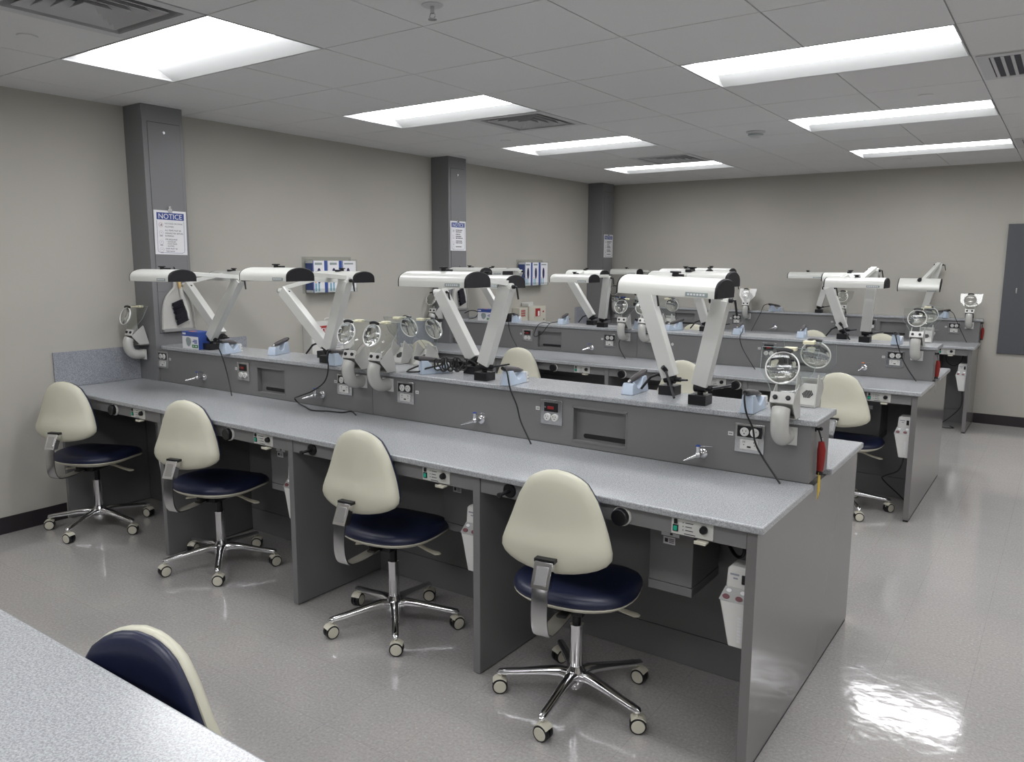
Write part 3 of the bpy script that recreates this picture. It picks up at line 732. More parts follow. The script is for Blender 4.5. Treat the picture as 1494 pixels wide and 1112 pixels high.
# handpiece controllers on the divider panels
def controller():
    t = thing('handpiece_controller', '', 'controller', group='white handpiece controllers hung on the bench panels'); t.scale = (1.45, 1, 1)
    body = [(-.052, -.006), (-.062, .10), (-.066, .155), (-.063, .175), (-.052, .180), (-.002, .180), (-.002, -.006), (-.03, -.010)]
    m = MB(); m.rings([[(x, 0.012, z) for x, z in [(-.040, 0), (-.055, .10), (-.063, .150), (-.002, .150), (-.002, 0)]], [(x, .10, z) for x, z in [(-.036, 0), (-.052, .10), (-.060, .150), (-.002, .150), (-.002, 0)]]])
    m.build('lower_body', 'white_plastic', t, bev=.004)
    m = MB(); m.rings([[(x, y, z) for x, z in [(-.054, .188), (-.051, .252), (-.044, .262), (-.002, .262), (-.002, .188)]] for y in (.030, .10)]); m.build('upper_body', 'white_plastic', t, bev=.004)
    m = MB(); m.add([(-.064, .010, .150), (-.002, .010, .150), (-.002, .031, .190), (-.055, .031, .190), (-.060, .10, .150), (-.002, .10, .150), (-.002, .10, .190), (-.053, .10, .190)], [(0, 1, 2, 3), (4, 7, 6, 5), (0, 3, 7, 4), (1, 5, 6, 2), (3, 2, 6, 7), (0, 4, 5, 1)]); m.build('display', 'satin_grey_side', t)
    dn = Vector((0, -.04, .021)).normalized()
    m = MB()
    for x, f in ((-.049, .30), (-.020, .30)):
        c = Vector((x, .010 + .021*f, .150 + .040*f)); m.cyl(c, c + dn*.003, .008, n=14)
    m.build('buttons', 'dark_red', t)
    for x in (-.045, -.014):
        c = Vector((x, .010 + .021*.75, .150 + .040*.75)); MB().cyl(c, c + dn*.002, .006, n=12).build('indicator', 'sheet_white', t)
    MB().box(-.019, -.009, .026, .0305, .208, .238).build('rocker_switch', 'black_plastic', t, bev=.001)
    m = MB(); m.box(-.045, -.025, .0290, .0303, .232, .238); m.box(-.038, -.028, .0290, .0303, .220, .225)
    m.build('marking', 'grey_ink', t)
    m = MB()
    for k in range(8): m.box(-.020, -.012, .0105, .0125, .02+k*.011, .027+k*.011)
    m.build('embossing', 'sheet_white', t)
    return t
ct = None
for nm, k in (('near', 0), ('near', 1), ('near', 2), ('near', 3), ('middle', 3), ('far', 3)):
    loc = (PX[k]-.0005, YF + .045 + BEN[nm], .400); lb = 'white handpiece controller on the side panel under the %s bench, %s' % (nm, station(k))
    if ct is None: ct = controller(); ct.location = loc; ct['label'] = lb
    else: dup(ct, loc, 0, lb)
def cable(pts, label, r=.0035, sub=6):
    o = MB().tube(pts, r, n=8, sub=sub).build('power_cable', 'black_cable'); tag(o, label, 'cable', 'black power cables'); return o
cable([(3.25, .62, .80), (3.28, .60, .72), (3.30, .58, .62), (3.26, .62, .585), (3.19, .72, .60), (3.16, .80, .64)], 'black cable looping under the right end of the near bench', .006)
d = BEN['middle']
cable([(3.375, YF+.09+d, .395), (3.345, YF+.12+d, .30), (3.25, .52+d, .22), (3.23, .56+d, .18), (3.33, .6+d, .08), (3.39, .62+d, .012)], 'black cable dropping from the controller at the right end of the middle bench', .004)
d = BEN['far']
cable([(3.378, YF+.09+d, .395), (3.378, YF+.10+d, .25), (3.30, YF+.2+d, .13), (3.20, YF+.30+d, .02), (3.22, YF+.20+d, .006), (3.32, YF+.22+d, .006), (3.28, YF+.30+d, .006)], 'black cable dropping from the controller at the right end of the far bench', .004)
cable([(3.20, .5+d, .76), (3.21, .5+d, .66), (3.27, .5+d, .62), (3.33, .5+d, .66), (3.35, .5+d, .74)], 'black cable loop under the far bench apron', .004)

# ================================================================== CHAIRS
def interp(tab, f):
    for (a, b_), (c, d_) in zip(tab, tab[1:]):
        if f <= c: return b_ + (d_ - b_) * ((f - a) / (c - a))
    return tab[-1][1]
def make_chair():
    t = thing('task_chair', '', 'chair', group='cream and navy task chairs')
    # five star base
    MB().lathe([(.018, .055), (.034, .060), (.040, .075), (.038, .115), (.027, .135), (.026, .14)], (0, 0, 0), n=24).build('hub', 'chrome', t)
    for k in range(5):
        a = 2*math.pi*k/5; c, s = math.cos(a), math.sin(a)
        P = lambda r, z: (c*r, s*r, z)
        MB().sweep([P(.02, .098), P(.06, .108), P(.12, .103), P(.20, .092), P(.262, .084), P(.288, .080), P(.297, .077)], [(.024, .022), (.022, .019), (.019, .015), (.016, .012), (.0155, .0115), (.014, .011), (.006, .005)], n=12, p=2.8, up=(0, 0, 1)).build('base_arm', 'chrome', t)
        w = thing('caster', '', ''); del w['label'], w['category']
        w.name = 'caster'; w.parent = t; w.location = (c*.283, s*.283, 0); w.rotation_euler = (0, 0, a + (.7, -1.1, 2.0, .2, 1.4)[k])
        m = MB(); m.cyl((0, 0, .058), (0, 0, .075), .006, n=10); m.sweep([(-.018, 0, .036), (-.012, 0, .056), (0, 0, .062), (.016, 0, .056)], [(.003, .018)]*4, n=8, p=4, up=(0, 1, 0)); m.build('fork', 'cream_trim', w)
        for sd in (-1, 1):
            m = MB(); m.use('black_plastic'); m.lathe([(.02, sd*.003), (.0285, sd*.003), (.029, sd*.006), (.029, sd*.019), (.0275, sd*.021), (.02, sd*.021)], (.004, 0, .029), (0, 1, 0), n=24)
            m.use('cream_trim'); m.lathe([(.001, sd*.0225), (.022, sd*.0225), (.0245, sd*.0205), (.02, sd*.015)], (.004, 0, .029), (0, 1, 0), n=24)
            m.build('wheel', None, w)
        MB().sweep([(.004 + .032*math.cos(q), 0, .029 + .032*math.sin(q)) for q in [R(v) for v in range(35, 150, 15)]], (.0018, .0215), n=8, p=4, up=(0, 1, 0)).build('cover', 'cream_trim', w)
    MB().lathe([(.024, .13), (.0245, .135), (.0245, .315), (.026, .316), (.026, .325), (.018, .326)], (0, 0, 0), n=24).build('gas_column', 'chrome', t)
    MB().cyl((0, 0, .045), (0, 0, .058), .016).build('column_foot', 'chrome', t)
    m = MB(); m.cyl((0, 0, .326), (0, 0, .40), .016); m.build('piston', 'black_plastic', t)
    m = MB(); m.box(-.06, .06, -.10, .08, .398, .432); m.box(-.02, .02, -.155, -.09, .402, .420); m.build('mechanism', 'black_plastic', t, bev=.006)
    MB().sweep([(.03, .03, .418), (.10, .035, .410), (.16, .04, .392), (.21, .04, .384), (.225, .04, .384)], [(.007, .006), (.007, .006), (.014, .005), (.019, .005), (.008, .003)], n=10, up=(0, 0, 1)).build('height_lever', 'cream_trim', t)
    MB().sweep([(-.03, -.05, .415), (-.10, -.07, .408), (-.14, -.08, .402)], [(.007, .005), (.008, .005), (.014, .005)], n=10, up=(0, 0, 1)).build('tilt_lever', 'cream_trim', t)
    # seat: rounded saddle
    def seat_pt(a, f):
        c, s = math.cos(a), math.sin(a); e = .78
        x = math.copysign(abs(c)**e, c); y = math.copysign(abs(s)**e, s)
        wv = .226 * (1 - .13*y - .06*y*y); return x*wv*f, y*.236*f + .044
    def seat_z(x, y): return .012*(x/.2)**2 - .018*max(0, (y-.05)/.16)**2 + .010*max(0, (-y-.08)/.12)**2
    N = 40; rs = []
    for f, z in ((.02, .432), (.78, .434), (.93, .444), (.99, .455), (.98, .461), (.60, .462), (.02, .462)): rs.append([(*seat_pt(2*math.pi*i/N, f), z + seat_z(*seat_pt(2*math.pi*i/N, f))) for i in range(N)])
    MB().rings(rs).build('seat_shell', 'cream_trim', t, smooth_ang=60)
    rs = []
    for f, z in ((.60, .460), (.99, .460), (1.0, .468), (.985, .481), (.94, .493), (.84, .503), (.6, .510), (.3, .510), (.02, .509)): rs.append([(*seat_pt(2*math.pi*i/N, f), z + seat_z(*seat_pt(2*math.pi*i/N, f))) for i in range(N)])
    MB().rings(rs).build('seat_cushion', 'navy_vinyl', t, smooth_ang=60)
    # backrest
    tab = [(0, 0.0), (.015, .038), (.05, .074), (.12, .105), (.25, .135), (.40, .156), (.52, .171), (.62, .184), (.70, .193), (.77, .200), (.83, .199), (.885, .184), (.93, .155), (.965, .115), (.985, .072), (.996, .035), (1, 0)]
    zt, zb = .955, .612
    fr = [0, .004, .015, .035, .07, .12, .19, .28, .38, .48, .58, .68, .76, .83, .885, .925, .955, .978, .992, 1]
    outl = [(interp(tab, f), zt - (zt-zb)*f) for f in fr]; outl = outl + [(-x, z) for x, z in outl[-2:0:-1]]
    zc = .755
    def yb(x, z):   # lean and lumbar bulge of the shell
        f = (zt - z)/(zt - zb)
        return -.243 + .030*(.5-f) - .020*math.exp(-((f-.82)/.21)**2) + 1.10*x*x
    def ring(s_, dyf, grow=0): return [(x*s_, yb(x*s_, zc+(z-zc)*s_) + dyf, zc + (z-zc)*s_) for x, z in outl]
    rs = [ring(s_, d_) for s_, d_ in ((.03, -.008), (.3, -.008), (.6, -.007), (.82, -.004), (.93, .001), (.985, .010), (1.0, .020), (.995, .030), (.965, .034), (.8, .034), (.4, .033), (.03, .033))]
    MB().rings(rs).build('backrest_shell', 'cream_plastic', t, smooth_ang=60)
    rs = [ring(s_, d_) for s_, d_ in ((.4, .030), (.97, .030), (.985, .036), (.975, .046), (.93, .055), (.8, .062), (.5, .066), (.2, .067), (.03, .067))]
    MB().rings(rs).build('backrest_cushion', 'navy_vinyl', t, smooth_ang=60)
    # bracket
    MB().sweep(smooth([(0, -.288, .66), (0, -.315, .628), (0, -.333, .58), (0, -.339, .51), (0, -.334, .455), (0, -.312, .418), (0, -.265, .408), (0, -.20, .408), (0, -.12, .412)], 4), (.004, .029), n=8, p=6, up=(1, 0, 0)).build('bracket', 'brushed_steel', t)
    m = MB(); m.use('chrome'); m.rings([[(x, y, z) for y, z in [(-.306, .668), (-.276, .664), (-.312, .585), (-.342, .588)]] for x in (-.032, .032)]); m.use('black_plastic'); m.box(-.036, .036, -.304, -.270, .664, .676); m.use('brushed_steel'); m.rings([[(x, y, z) for y, z in [(-.3125, .655), (-.3115, .655), (-.3370, .600), (-.3390, .600)]] for x in (-.021, .021)]); m.build('bracket_housing', None, t, bev=.003)
    for c in t.children:
        if c.name.split('.')[0] not in ('hub', 'base_arm', 'caster', 'column_foot'): c.location.z -= .025
    return t
CH = [((2.770, .350), 9, -11, 'cream backed navy task chair nearest the camera at the right end of the near bench'),
      ((1.795, .405), 5, 26.6, 'cream backed navy task chair second from the right at the near bench'),
      ((.56, .375), 14, 33, 'cream backed navy task chair third from the right at the near bench'),
      ((-.571, .308), 22, 9, 'cream backed navy task chair at the near bench beside the left wall'),
      ((-.50, 3.37), 5, 20, 'task chair at the middle bench whose cream back just shows behind the coiled black cable'),
      ((.50, 3.37), 12, 5, 'task chair at the middle bench whose cream dome shows left of the centre handpiece cradle'),
      ((1.95, 3.39), 0, 40, 'task chair at the middle bench seen between the two nearest upright lamp arms'),
      ((3.02, 3.39), -5, 15, 'task chair at the right end of the middle bench, behind the front magnifiers'),
      ((.72, 6.58), 0, 10, 'task chair at the far bench, leftmost cream arc above the middle ledge'),
      ((2.02, 6.58), 0, 10, 'task chair at the far bench, cream arc right of a cradle on the middle ledge'),
      ((2.67, 6.58), 0, 10, 'task chair at the far bench, cream arc right of the tall upright lamp')]
ch0 = make_chair()
def snapshot(root):
    for c in list(root.children): snapshot(c)
    KIDS[root.name] = list(root.children)
def turn_base(root, da):
    for c in root.children:
        if c.name.split('.')[0] in ('base_arm', 'caster', 'hub'):
            c.location = Matrix.Rotation(da, 4, 'Z') @ c.location; c.rotation_euler.z += da
roots = [ch0] + [copy_tree(ch0) for _ in range(len(CH))]
for o, ((x, y), rz, ba, lb) in zip(roots, CH):
    o.location = (x, y, 0); o.rotation_euler = (0, 0, R(rz)); o['label'] = lb; o['group'] = 'cream and navy task chairs'
    turn_base(o, R(ba - rz))
for c in roots[-1].children:
    if c.name.split('.')[0] not in ('hub', 'base_arm', 'caster', 'column_foot'): c.location.z -= .045
o = roots[-1]; o.location = (2.735, -1.42, 0); o.rotation_euler = (0, 0, R(196)); o['label'] = 'task chair in the foreground, navy cushion facing the lower left worktop'; o['group'] = 'cream and navy task chairs'

# ================================================================== BENCH LAMPS
def lever(m, p, d, l=.055):
    p = Vector(p); d = Vector(d).normalized(); m.cyl(p, p + d*.012, .009, n=12); q = p + d*.012
    m.sweep([q, q + d*.010, q + d*.014 + Vector((0, 0, -.02)), q + d*.020 + Vector((0, 0, -l))], [(.006, .005), (.006, .005), (.006, .004), (.004, .004)], n=8)
def lamp(base, elbow, hc, yaw=0.0, roll=0.0, pitch=0.0, side=1, label='', group='double jointed bench lamps', knob=True, kd=0.0):
    """base, elbow, head centre (bottom) in world coordinates; side +1: user towards -y, -1: user towards +y"""
    bx, by, bz = base; t = thing('bench_lamp', label, 'lamp', base, 0, group)
    E = Vector(elbow) - Vector(base); Hc = Vector(hc) - Vector(base)
    m = MB(); m.box(-.036, .036, -.036, .036, .0005, .040); m.cyl((0, 0, .04), (0, 0, .055), .012); m.cyl((-.024, 0, .066), (.024, 0, .066), .019, n=18); m.build('clamp_base', 'black_plastic', t, bev=.002)
    m = MB(); m.cyl((.024, 0, .066), (.048, 0, .066), .010, n=12); m.sweep([(.045, 0, .066), (.06, .02*side, .068), (.10, .06*side, .076)], [(.008, .006), (.007, .005), (.005, .004)], n=8); m.build('base_lever', 'black_plastic', t)
    if side < 0 and 'coiled' not in label:
        m = MB(); m.sweep([(-.024, 0, .070), (-.05, -.012, .082), (-.075, -.030, .070), (-.105, -.055, .020)], [(.007, .007), (.006, .006), (.006, .006), (.005, .005)], n=8); m.build('left_lever', 'black_plastic', t)
    if side < 0 and bx > 2:
        m = MB(); m.cyl((-.008, -.02, .10), (-.020, -.035, .118), .010, n=12); m.sweep([(-.012, -.025, .105), (.03, -.07, .06), (.075, -.125, .010)], [(.005, .005)]*3, n=8); m.build('front_lever', 'black_plastic', t)
    a = Vector((0, 0, .075)); ax = (E - a).normalized()
    m = MB(); m.use('satin_grey'); m.sweep([a, E + ax*.0], (.032, .023), n=4, p=60, up=(0, 1, 0)); arm = m.build('lower_arm', 'satin_grey', t, bev=.002)
    m = MB(); c = E + Vector((0, 0, .0)); m.cyl(c + Vector((-.036, 0, -.004)), c + Vector((.030, 0, -.004)), .0165, n=16); m.build('elbow', 'lamp_white', t)
    m = MB(); m.cyl(c + Vector((-.046, 0, -.004)), c + Vector((-.036, 0, -.004)), .013, n=14); lever(m, c + Vector((.030, 0, -.004)), (1, 0, 0)); m.build('elbow_lever', 'black_plastic', t)
    top = Hc + Vector((0, 0, .088)); c2 = c + Vector((0, 0, .012))
    wr = Vector((Hc.x + kd, Hc.y + .092*side, Hc.z + .044))
    MB().sweep([c2, c2.lerp(wr, .5), wr], (.020, .012), n=4, p=60, up=(0, 0, 1)).build('upper_arm', 'lamp_white', t, bev=.002)
    # head
    hd = bpy.data.objects.new('lamp_head', None); hd.empty_display_size = .02; col.objects.link(hd); hd.parent = t; hd.location = Hc; hd.rotation_euler = (pitch, roll, yaw)
    L, W, Z = .183, .086, .066
    prof = [(-W, 0), (-W, .022)] + [(-W*math.cos(q)*.995, .022 + (Z-.022)*math.sin(q)**.85) for q in [math.pi*k/14 for k in range(1, 14)]] + [(W, .022), (W, 0)]
    m = MB(); m.prism(prof, 'x', -L, L); m.build('housing', 'lamp_white', hd, smooth_ang=30)
    m = MB()
    p2 = [(y*1.004, z*1.01-.0003) for y, z in prof]; p3 = [(y*.93, z*.92+.002) for y, z in prof]
    P = lambda pp, x: [(x, y, z) for y, z in pp]
    for s in (-1, 1):
        m = MB(); m.rings([P(p2, s*(L-.002)), P(p2, s*(L+.003)), P(p3, s*(L+.007))]); m.build('end_cap', 'black_matte', hd, smooth_ang=30)
    MB().box(-L+.02, L-.02, -W+.02, W-.02, -.0015, .0).build('diffuser', 'sheet_white', hd)
    m = MB(); m.use('grey_print'); m.box(L-.105, L-.025, -W-.0012, -W+.001, .004, .018); m.use('sheet_white')
    for k in range(6): m.box(L-.098+.011*k, L-.091+.011*k, -W-.0016, -W-.001, .008, .014)
    m.build('name_plate', None, hd)
    m = MB(); m.cyl((kd, .0, Z-.002), (kd, .0, Z+.012), .012, n=12)
    if knob: m.cyl((kd, 0, Z+.012), (kd, 0, Z+.018), .020, n=14)
    m.box(kd-.014, kd+.014, .0*side, .045*side, Z-.004, Z+.008); m.build('swivel_knob', 'black_plastic', hd, bev=.001)
    return t
zl = ZS
LAMPS = [ # near bench, camera side
 ((-.197, .885, zl), (.125, .875, 1.505), (-.050, .50, 1.497), 2, 0, 0, 1, 'bench lamp at the left end of the near bench, head before the nearest column', 'n'),
 ((.872, .885, zl), (1.035, .875, 1.515), (.852, .575, 1.513), 0, 0, 0, 1, 'second bench lamp from the left on the near bench, in front of the glove boxes', 'n'),
 ((1.940, .885, zl), (2.075, .875, 1.505), (1.945, .59, 1.505), 0, 0, 0, 1, 'third bench lamp from the left on the near bench, wide head over the mask box', 'n'),
 ((2.997, .885, zl), (3.070, .875, 1.475), (2.990, .62, 1.497), 0, 2.0, 0, 1, 'largest bench lamp, nearest the camera at the right of the near bench', 'n'),
 # near bench, far side
 ((-.30, 1.03, zl), (-.640, 1.02, 1.455), (-.56, 1.33, 1.478), 0, 0, 0, -1, 'far side bench lamp by the left wall, arm leaning left behind the mask box', 'n'),
 ((.685, 1.03, zl), (.345, 1.02, 1.440), (.545, 1.30, 1.487), 0, 0, 0, -1, 'far side bench lamp whose arm leans left between the first two near lamps', 'n'),
 ((1.760, 1.03, zl), (1.560, 1.02, 1.462), (1.625, 1.32, 1.478), 0, 0, 0, -1, 'far side bench lamp behind the coiled cable, arm leaning left', 'n'),
 ((2.805, 1.03, zl), (2.685, 1.02, 1.490), (2.765, 1.32, 1.508), 0, 0, 0, -1, 'far side bench lamp left of the largest one, its head just behind it', 'n'),
 # middle bench
 ((-.16, 3.905, zl), (.05, 3.885, 1.53), (-.24, 3.53, 1.495), 0, 0, 0, 1, 'middle bench lamp at the left end, mostly behind the third near lamp head', 'm'),
 ((.910, 3.895, zl), (.955, 3.885, 1.485), (.85, 3.52, 1.450), 0, 0, 0, 1, 'middle bench lamp in front of the far column', 'm'),
 ((1.90, 3.895, zl), (2.02, 3.885, 1.47), (1.80, 3.53, 1.500), 0, 0, 0, 1, 'middle bench lamp hidden mostly behind the largest lamp', 'm'),
 ((2.997, 3.895, zl), (3.025, 3.885, 1.565), (2.985, 3.56, 1.452), 0, 0, 0, 1, 'middle bench lamp at the right with a straight upright arm', 'm'),
 ((-.30, 4.05, zl), (-.52, 4.04, 1.45), (-.57, 4.32, 1.485), 0, 0, 0, -1, 'middle bench far side lamp whose arm rises behind the small blue mask box', 'm'),
 ((.720, 4.05, zl), (.500, 4.04, 1.455), (.49, 4.35, 1.475), 0, 0, 0, -1, 'middle bench far side lamp with its arm leaning left before the far column', 'm'),
 ((1.765, 4.05, zl), (1.66, 4.04, 1.45), (1.69, 4.32, 1.500), 0, 0, 0, -1, 'middle bench far side lamp seen between the two nearest upright arms', 'm'),
 ((2.815, 4.05, zl), (2.70, 4.04, 1.435), (2.78, 4.32, 1.475), 0, 0, 0, -1, 'middle bench far side lamp left of the straight upright lamp', 'm'),
 # far bench
 ((-.34, 7.08, zl), (-.20, 7.07, 1.49), (-.33, 6.74, 1.466), 0, 0, 0, 1, 'far bench lamp at the left, head next to the far column', 'f'),
 ((1.885, 7.08, zl), (1.965, 7.07, 1.47), (1.84, 6.70, 1.450), 0, 0, 0, 1, 'far bench lamp in the middle, left of the straight upright lamp', 'f'),
 ((2.93, 7.08, zl), (3.03, 7.07, 1.60), (2.925, 6.66, 1.385), 2, 0, 34, 1, 'far bench lamp at the right with its wide head tilted forward', 'f'),
]
for b, e, h, yaw, roll, pitch, sd, lb, g_ in LAMPS:
    lamp(b, e, h, R(yaw), R(roll), R(pitch), sd, lb, 'double jointed lamps on the %s bench' % {'n': 'near', 'm': 'middle', 'f': 'far'}[g_])

# ================================================================== MAGNIFIER SHIELDS
def magnifier(white=False):
    t = thing('magnifier_shield', '', 'magnifier', group='suction hoods with magnifiers')
    # local: y=0 riser face, z=0 ledge top, user towards -y
    m = MB(); m.box(-.036, .040, -.004, -.0006, -.100, -.034); 
    m.build('wall_flange', 'white_plastic', t, bev=.001)
    pts = [(0, -.002, -.064), (0, -.035, -.066), (0, -.068, -.058), (0, -.090, -.036), (0, -.099, -.005), (0, -.098, .022), (0, -.088, .044)]
    MB().sweep(smooth(pts, 5), (.0315, .0315), n=20).build('elbow_pipe', 'pipe_grey', t)
    side = [(-.093, .064), (-.088, .052), (-.045, .006), (-.045, .002), (.022, .002), (-.010, .122), (-.016, .124)]
    for s in (-1, 1):
        m = MB(); m.prism(side, 'x', s*.0405, s*.0375); m.build('side_plate', 'scoop_grey', t)
    m = MB(); m.prism([(-.093, .062), (-.096, .066), (-.080, .102), (-.076, .100)], 'x', -.0405, .0405); m.build('knob_plate', 'white_plastic', t, bev=.001)
    m = MB(); m.prism([(-.050, .002), (.022, .002), (.022, .006), (-.050, .006)], 'x', -.0372, .0372); m.prism([(.020, .004), (.022, .010), (-.070, .080), (-.074, .076)], 'x', -.0372, .0372); m.build('sloped_floor', 'scoop_grey', t)
    m = MB()
    d1 = Vector((0, -.09, .070)).normalized(); nn = Vector((0, d1.z, -d1.y)).normalized(); nn = Vector((0, .070, .09)).normalized()
    c = Vector((0, -.022, .0445))
    for i in range(-3, 4):
        for j in range(-3, 4):
            p = Vector((i*.0062 + (.0031 if j % 2 else 0), 0, 0)) + d1*(j*.0058)
            if p.length < .021: m.cyl(c + p - nn*.001, c + p + nn*.0022, .0024, n=6)
    m.build('grille', 'dark_gap', t)
    for x in (-.022, .022): MB().lathe([(.001, 0), (.0085, .0), (.0085, .006), (.006, .009), (.001, .009)], (x, -.0885, .083), (0, -.92, .39), n=14).build('knob', 'black_plastic', t)
    # hexagonal clear shield leaning back
    def S(u, v): # v 0..1 up the shield
        return (u, -.086 + .080*v, .085 + .165*v)
    poly = [(-.034, 0), (.034, 0), (.052, .22), (.092, .52), (.098, 1.0), (-.098, 1.0), (-.092, .52), (-.052, .22)]
    A = [S(*p) for p in poly]; n_ = Vector((0, -.165, .080)).normalized()*.003; B = [tuple(Vector(a) - n_) for a in A]
    MB().rings([A, B]).build('shield', 'white_plastic' if white else 'clear_plastic', t)
    m = MB(); m.sweep([Vector(S(*p)) + Vector((0, 0, 0)) for p in poly], (.0012, .0012), n=4, closed=True); m.build('shield_edge', 'grey_print' if not white else 'white_plastic', t)
    # lens
    c = Vector((0, -.105, .190)); ax = Vector((0, -.90, .34)).normalized(); ax = Vector((0, -.93, .30)).normalized(); u = Vector((1, 0, 0)); w = ax.cross(u)
    ring = [c + (u*math.cos(q) + w*math.sin(q))*.056 for q in [2*math.pi*k/36 for k in range(36)]]
    MB().sweep(ring, (.0028, .0042), n=8, closed=True, up=tuple(ax)).build('lens_rim', 'clear_rim_white', t)
    MB().lathe([(.0005, .0085), (.018, .0076), (.034, .0056), (.046, .0030), (.0535, .0005), (.0535, -.0005), (.046, -.0030), (.034, -.0056), (.018, -.0076), (.0005, -.0085)], c, ax, n=36).build('lens', 'lens_glass', t)
    k = c + w*.062 if w.z > 0 else c - w*.062
    m = MB(); pts = [c + (u*math.cos(q) + (w if w.z > 0 else -w)*math.sin(q))*.0635 for q in [R(v) for v in range(66, 115, 6)]]
    m.sweep(pts, (.0075, .008), n=8, p=3, up=tuple(ax)); m.build('clamp', 'black_plastic', t)
    m = MB(); m.box(-.021, .021, -.020, .010, .240, .253); m.cyl((0, -.018, .247), (0, -.080, .247), .004, n=8); m.build('clamp_block', 'cream_block', t, bev=.002)
    return t
mg = magnifier(); mgw = magnifier(True)
first = True
MAGS = [(-.815, .789, ZS+.004, 0, 'magnifier hood at the left wall end of the near bench, its lens swung away', 'near'),
        (1.185, YR, ZS, 4, 'left magnifier hood of the camera side pair in the middle of the near bench', 'near'),
        (1.373, YR, ZS, 0, 'right magnifier hood of the camera side pair in the middle of the near bench', 'near'),
        (3.350, YR, ZS, 2, 'largest magnifier hood at the right end of the near bench, camera side', 'near'),
        (1.195, YR2, ZS, 184, 'left one of the two magnifier hoods on the far side of the near bench', 'near'),
        (1.365, YR2, ZS, 180, 'right one of the two magnifier hoods on the far side of the near bench', 'near'),
        (3.345, YR2, ZS, 180, 'magnifier hood with its round grille showing, behind the largest one', 'near'),
        (-.815, 3.769, ZS+.004, 0, 'magnifier hood at the left wall end of the middle bench', 'middle'),
        (1.160, YR+BEN['middle'], ZS, 0, 'left magnifier hood of the pair in the middle of the middle bench', 'middle'),
        (1.350, YR+BEN['middle'], ZS, 0, 'magnifier hood of the middle bench partly behind a near lamp arm', 'middle'),
        (3.335, YR+BEN['middle'], ZS, 0, 'magnifier hood at the right end of the middle bench, camera side', 'middle'),
        (1.195, YR2+BEN['middle'], ZS, 180, 'left magnifier hood on the far side of the middle bench', 'middle'),
        (1.400, YR2+BEN['middle'], ZS, 180, 'right magnifier hood on the far side of the middle bench', 'middle'),
        (3.345, YR2+BEN['middle'], ZS, 180, 'magnifier hood on the far side at the right end of the middle bench', 'middle'),
        (-.60, YR+BEN['far'], ZS, 0, 'magnifier hood at the far bench beside the far column', 'far'),
        (2.150, YR+BEN['far'], ZS, 0, 'magnifier hood of the far bench seen through the slanted lamp arm', 'far'),
        (3.345, YR+BEN['far'], ZS, 0, 'magnifier hood at the right end of the far bench, left of the dark wall panel', 'far')]
for k, (x, y, z, rz, lb, g_) in enumerate(MAGS):
    if k == 0: mg.location = (x, y, z); mg['label'] = lb; mg['group'] = 'magnifier hoods of the near bench'; r_ = mg
    else: r_ = dup(mg, (x, y, z), R(rz), lb, 'magnifier hoods of the %s bench' % g_)
mgw.location = (1.095, YR+BEN['far'], ZS); mgw['label'] = 'magnifier hood with a white backed shield on the far bench'; mgw['group'] = 'magnifier hoods of the far bench'
KIDS.clear()
# brackets carrying the wall-end hoods
for nm in ('near', 'middle'):
    o = MB().box(-.862, -.765, .745, .8085, 0, .003).build('hood_bracket', 'grey_laminate'); o.location = (0, BEN[nm] - (.021 if nm == 'middle' else 0), ZS+.001); tag(o, 'small grey bracket under the magnifier hood at the left end of the %s bench' % nm, 'bracket')

# ================================================================== HANDPIECE CRADLES
def cradle(cap=True):
    t = thing('handpiece_cradle', '', 'cradle', group='blue handpiece cradles')
    # local: y=0 at the tall end (user side), runs towards +y
    prof = [(0, 0), (.165, 0), (.158, .040), (.150, .048), (.128, .046), (.112, .030), (.095, .021), (.078, .022), (.062, .034), (.046, .056), (.040, .064), (.006, .066)]
    m = MB(); m.rings([[(x*.027*(1 if z < .01 else .72 if z > .05 else .85), y, z + .0005) for y, z in prof] for x in (-1, 1)])
    m.build('cradle_body', 'light_blue_plastic', t, bev=.0025)
    if cap: m = MB(); m.rings([[(x*.0275, y, z) for y, z in [(.146, .001), (.167, .001), (.160, .042), (.152, .050), (.138, .047)]] for x in (-1, 1)]); m.build('end_cap', 'white_plastic', t, bev=.002)
    if cap: m = MB(); m.box(.0276, .0281, .149, .159, .030, .034); m.box(.0276, .0281, .148, .163, .014, .019); m.box(-.006, .006, .1645, .1655, .02, .024); m.build('marking', 'grey_ink', t)
    a, b_ = Vector((0, -.012, .080)), Vector((0, .135, .056)); d = (b_ - a).normalized()
    m = MB(); m.use('dark_grey_rubber'); m.lathe([(.001, 0), (.009, 0), (.012, .006), (.0135, .02), (.0135, .09), (.012, .12), (.008, .145), (.0055, .150), (.001, .150)], a, d, n=16); m.build('handpiece', 'dark_grey_rubber', t)
    m = MB(); m.lathe([(.001, -.014), (.0075, -.014), (.0105, -.004), (.011, .006), (.001, .007)], a, d, n=14); m.build('handpiece_tail', 'black_plastic', t)
    MB().lathe([(.001, .149), (.0065, .149), (.0055, .162), (.003, .168), (.001, .168)], a, d, n=12).build('chuck', 'brushed_steel', t)
    return t
cr = cradle(); KIDS.clear(); cr2 = None
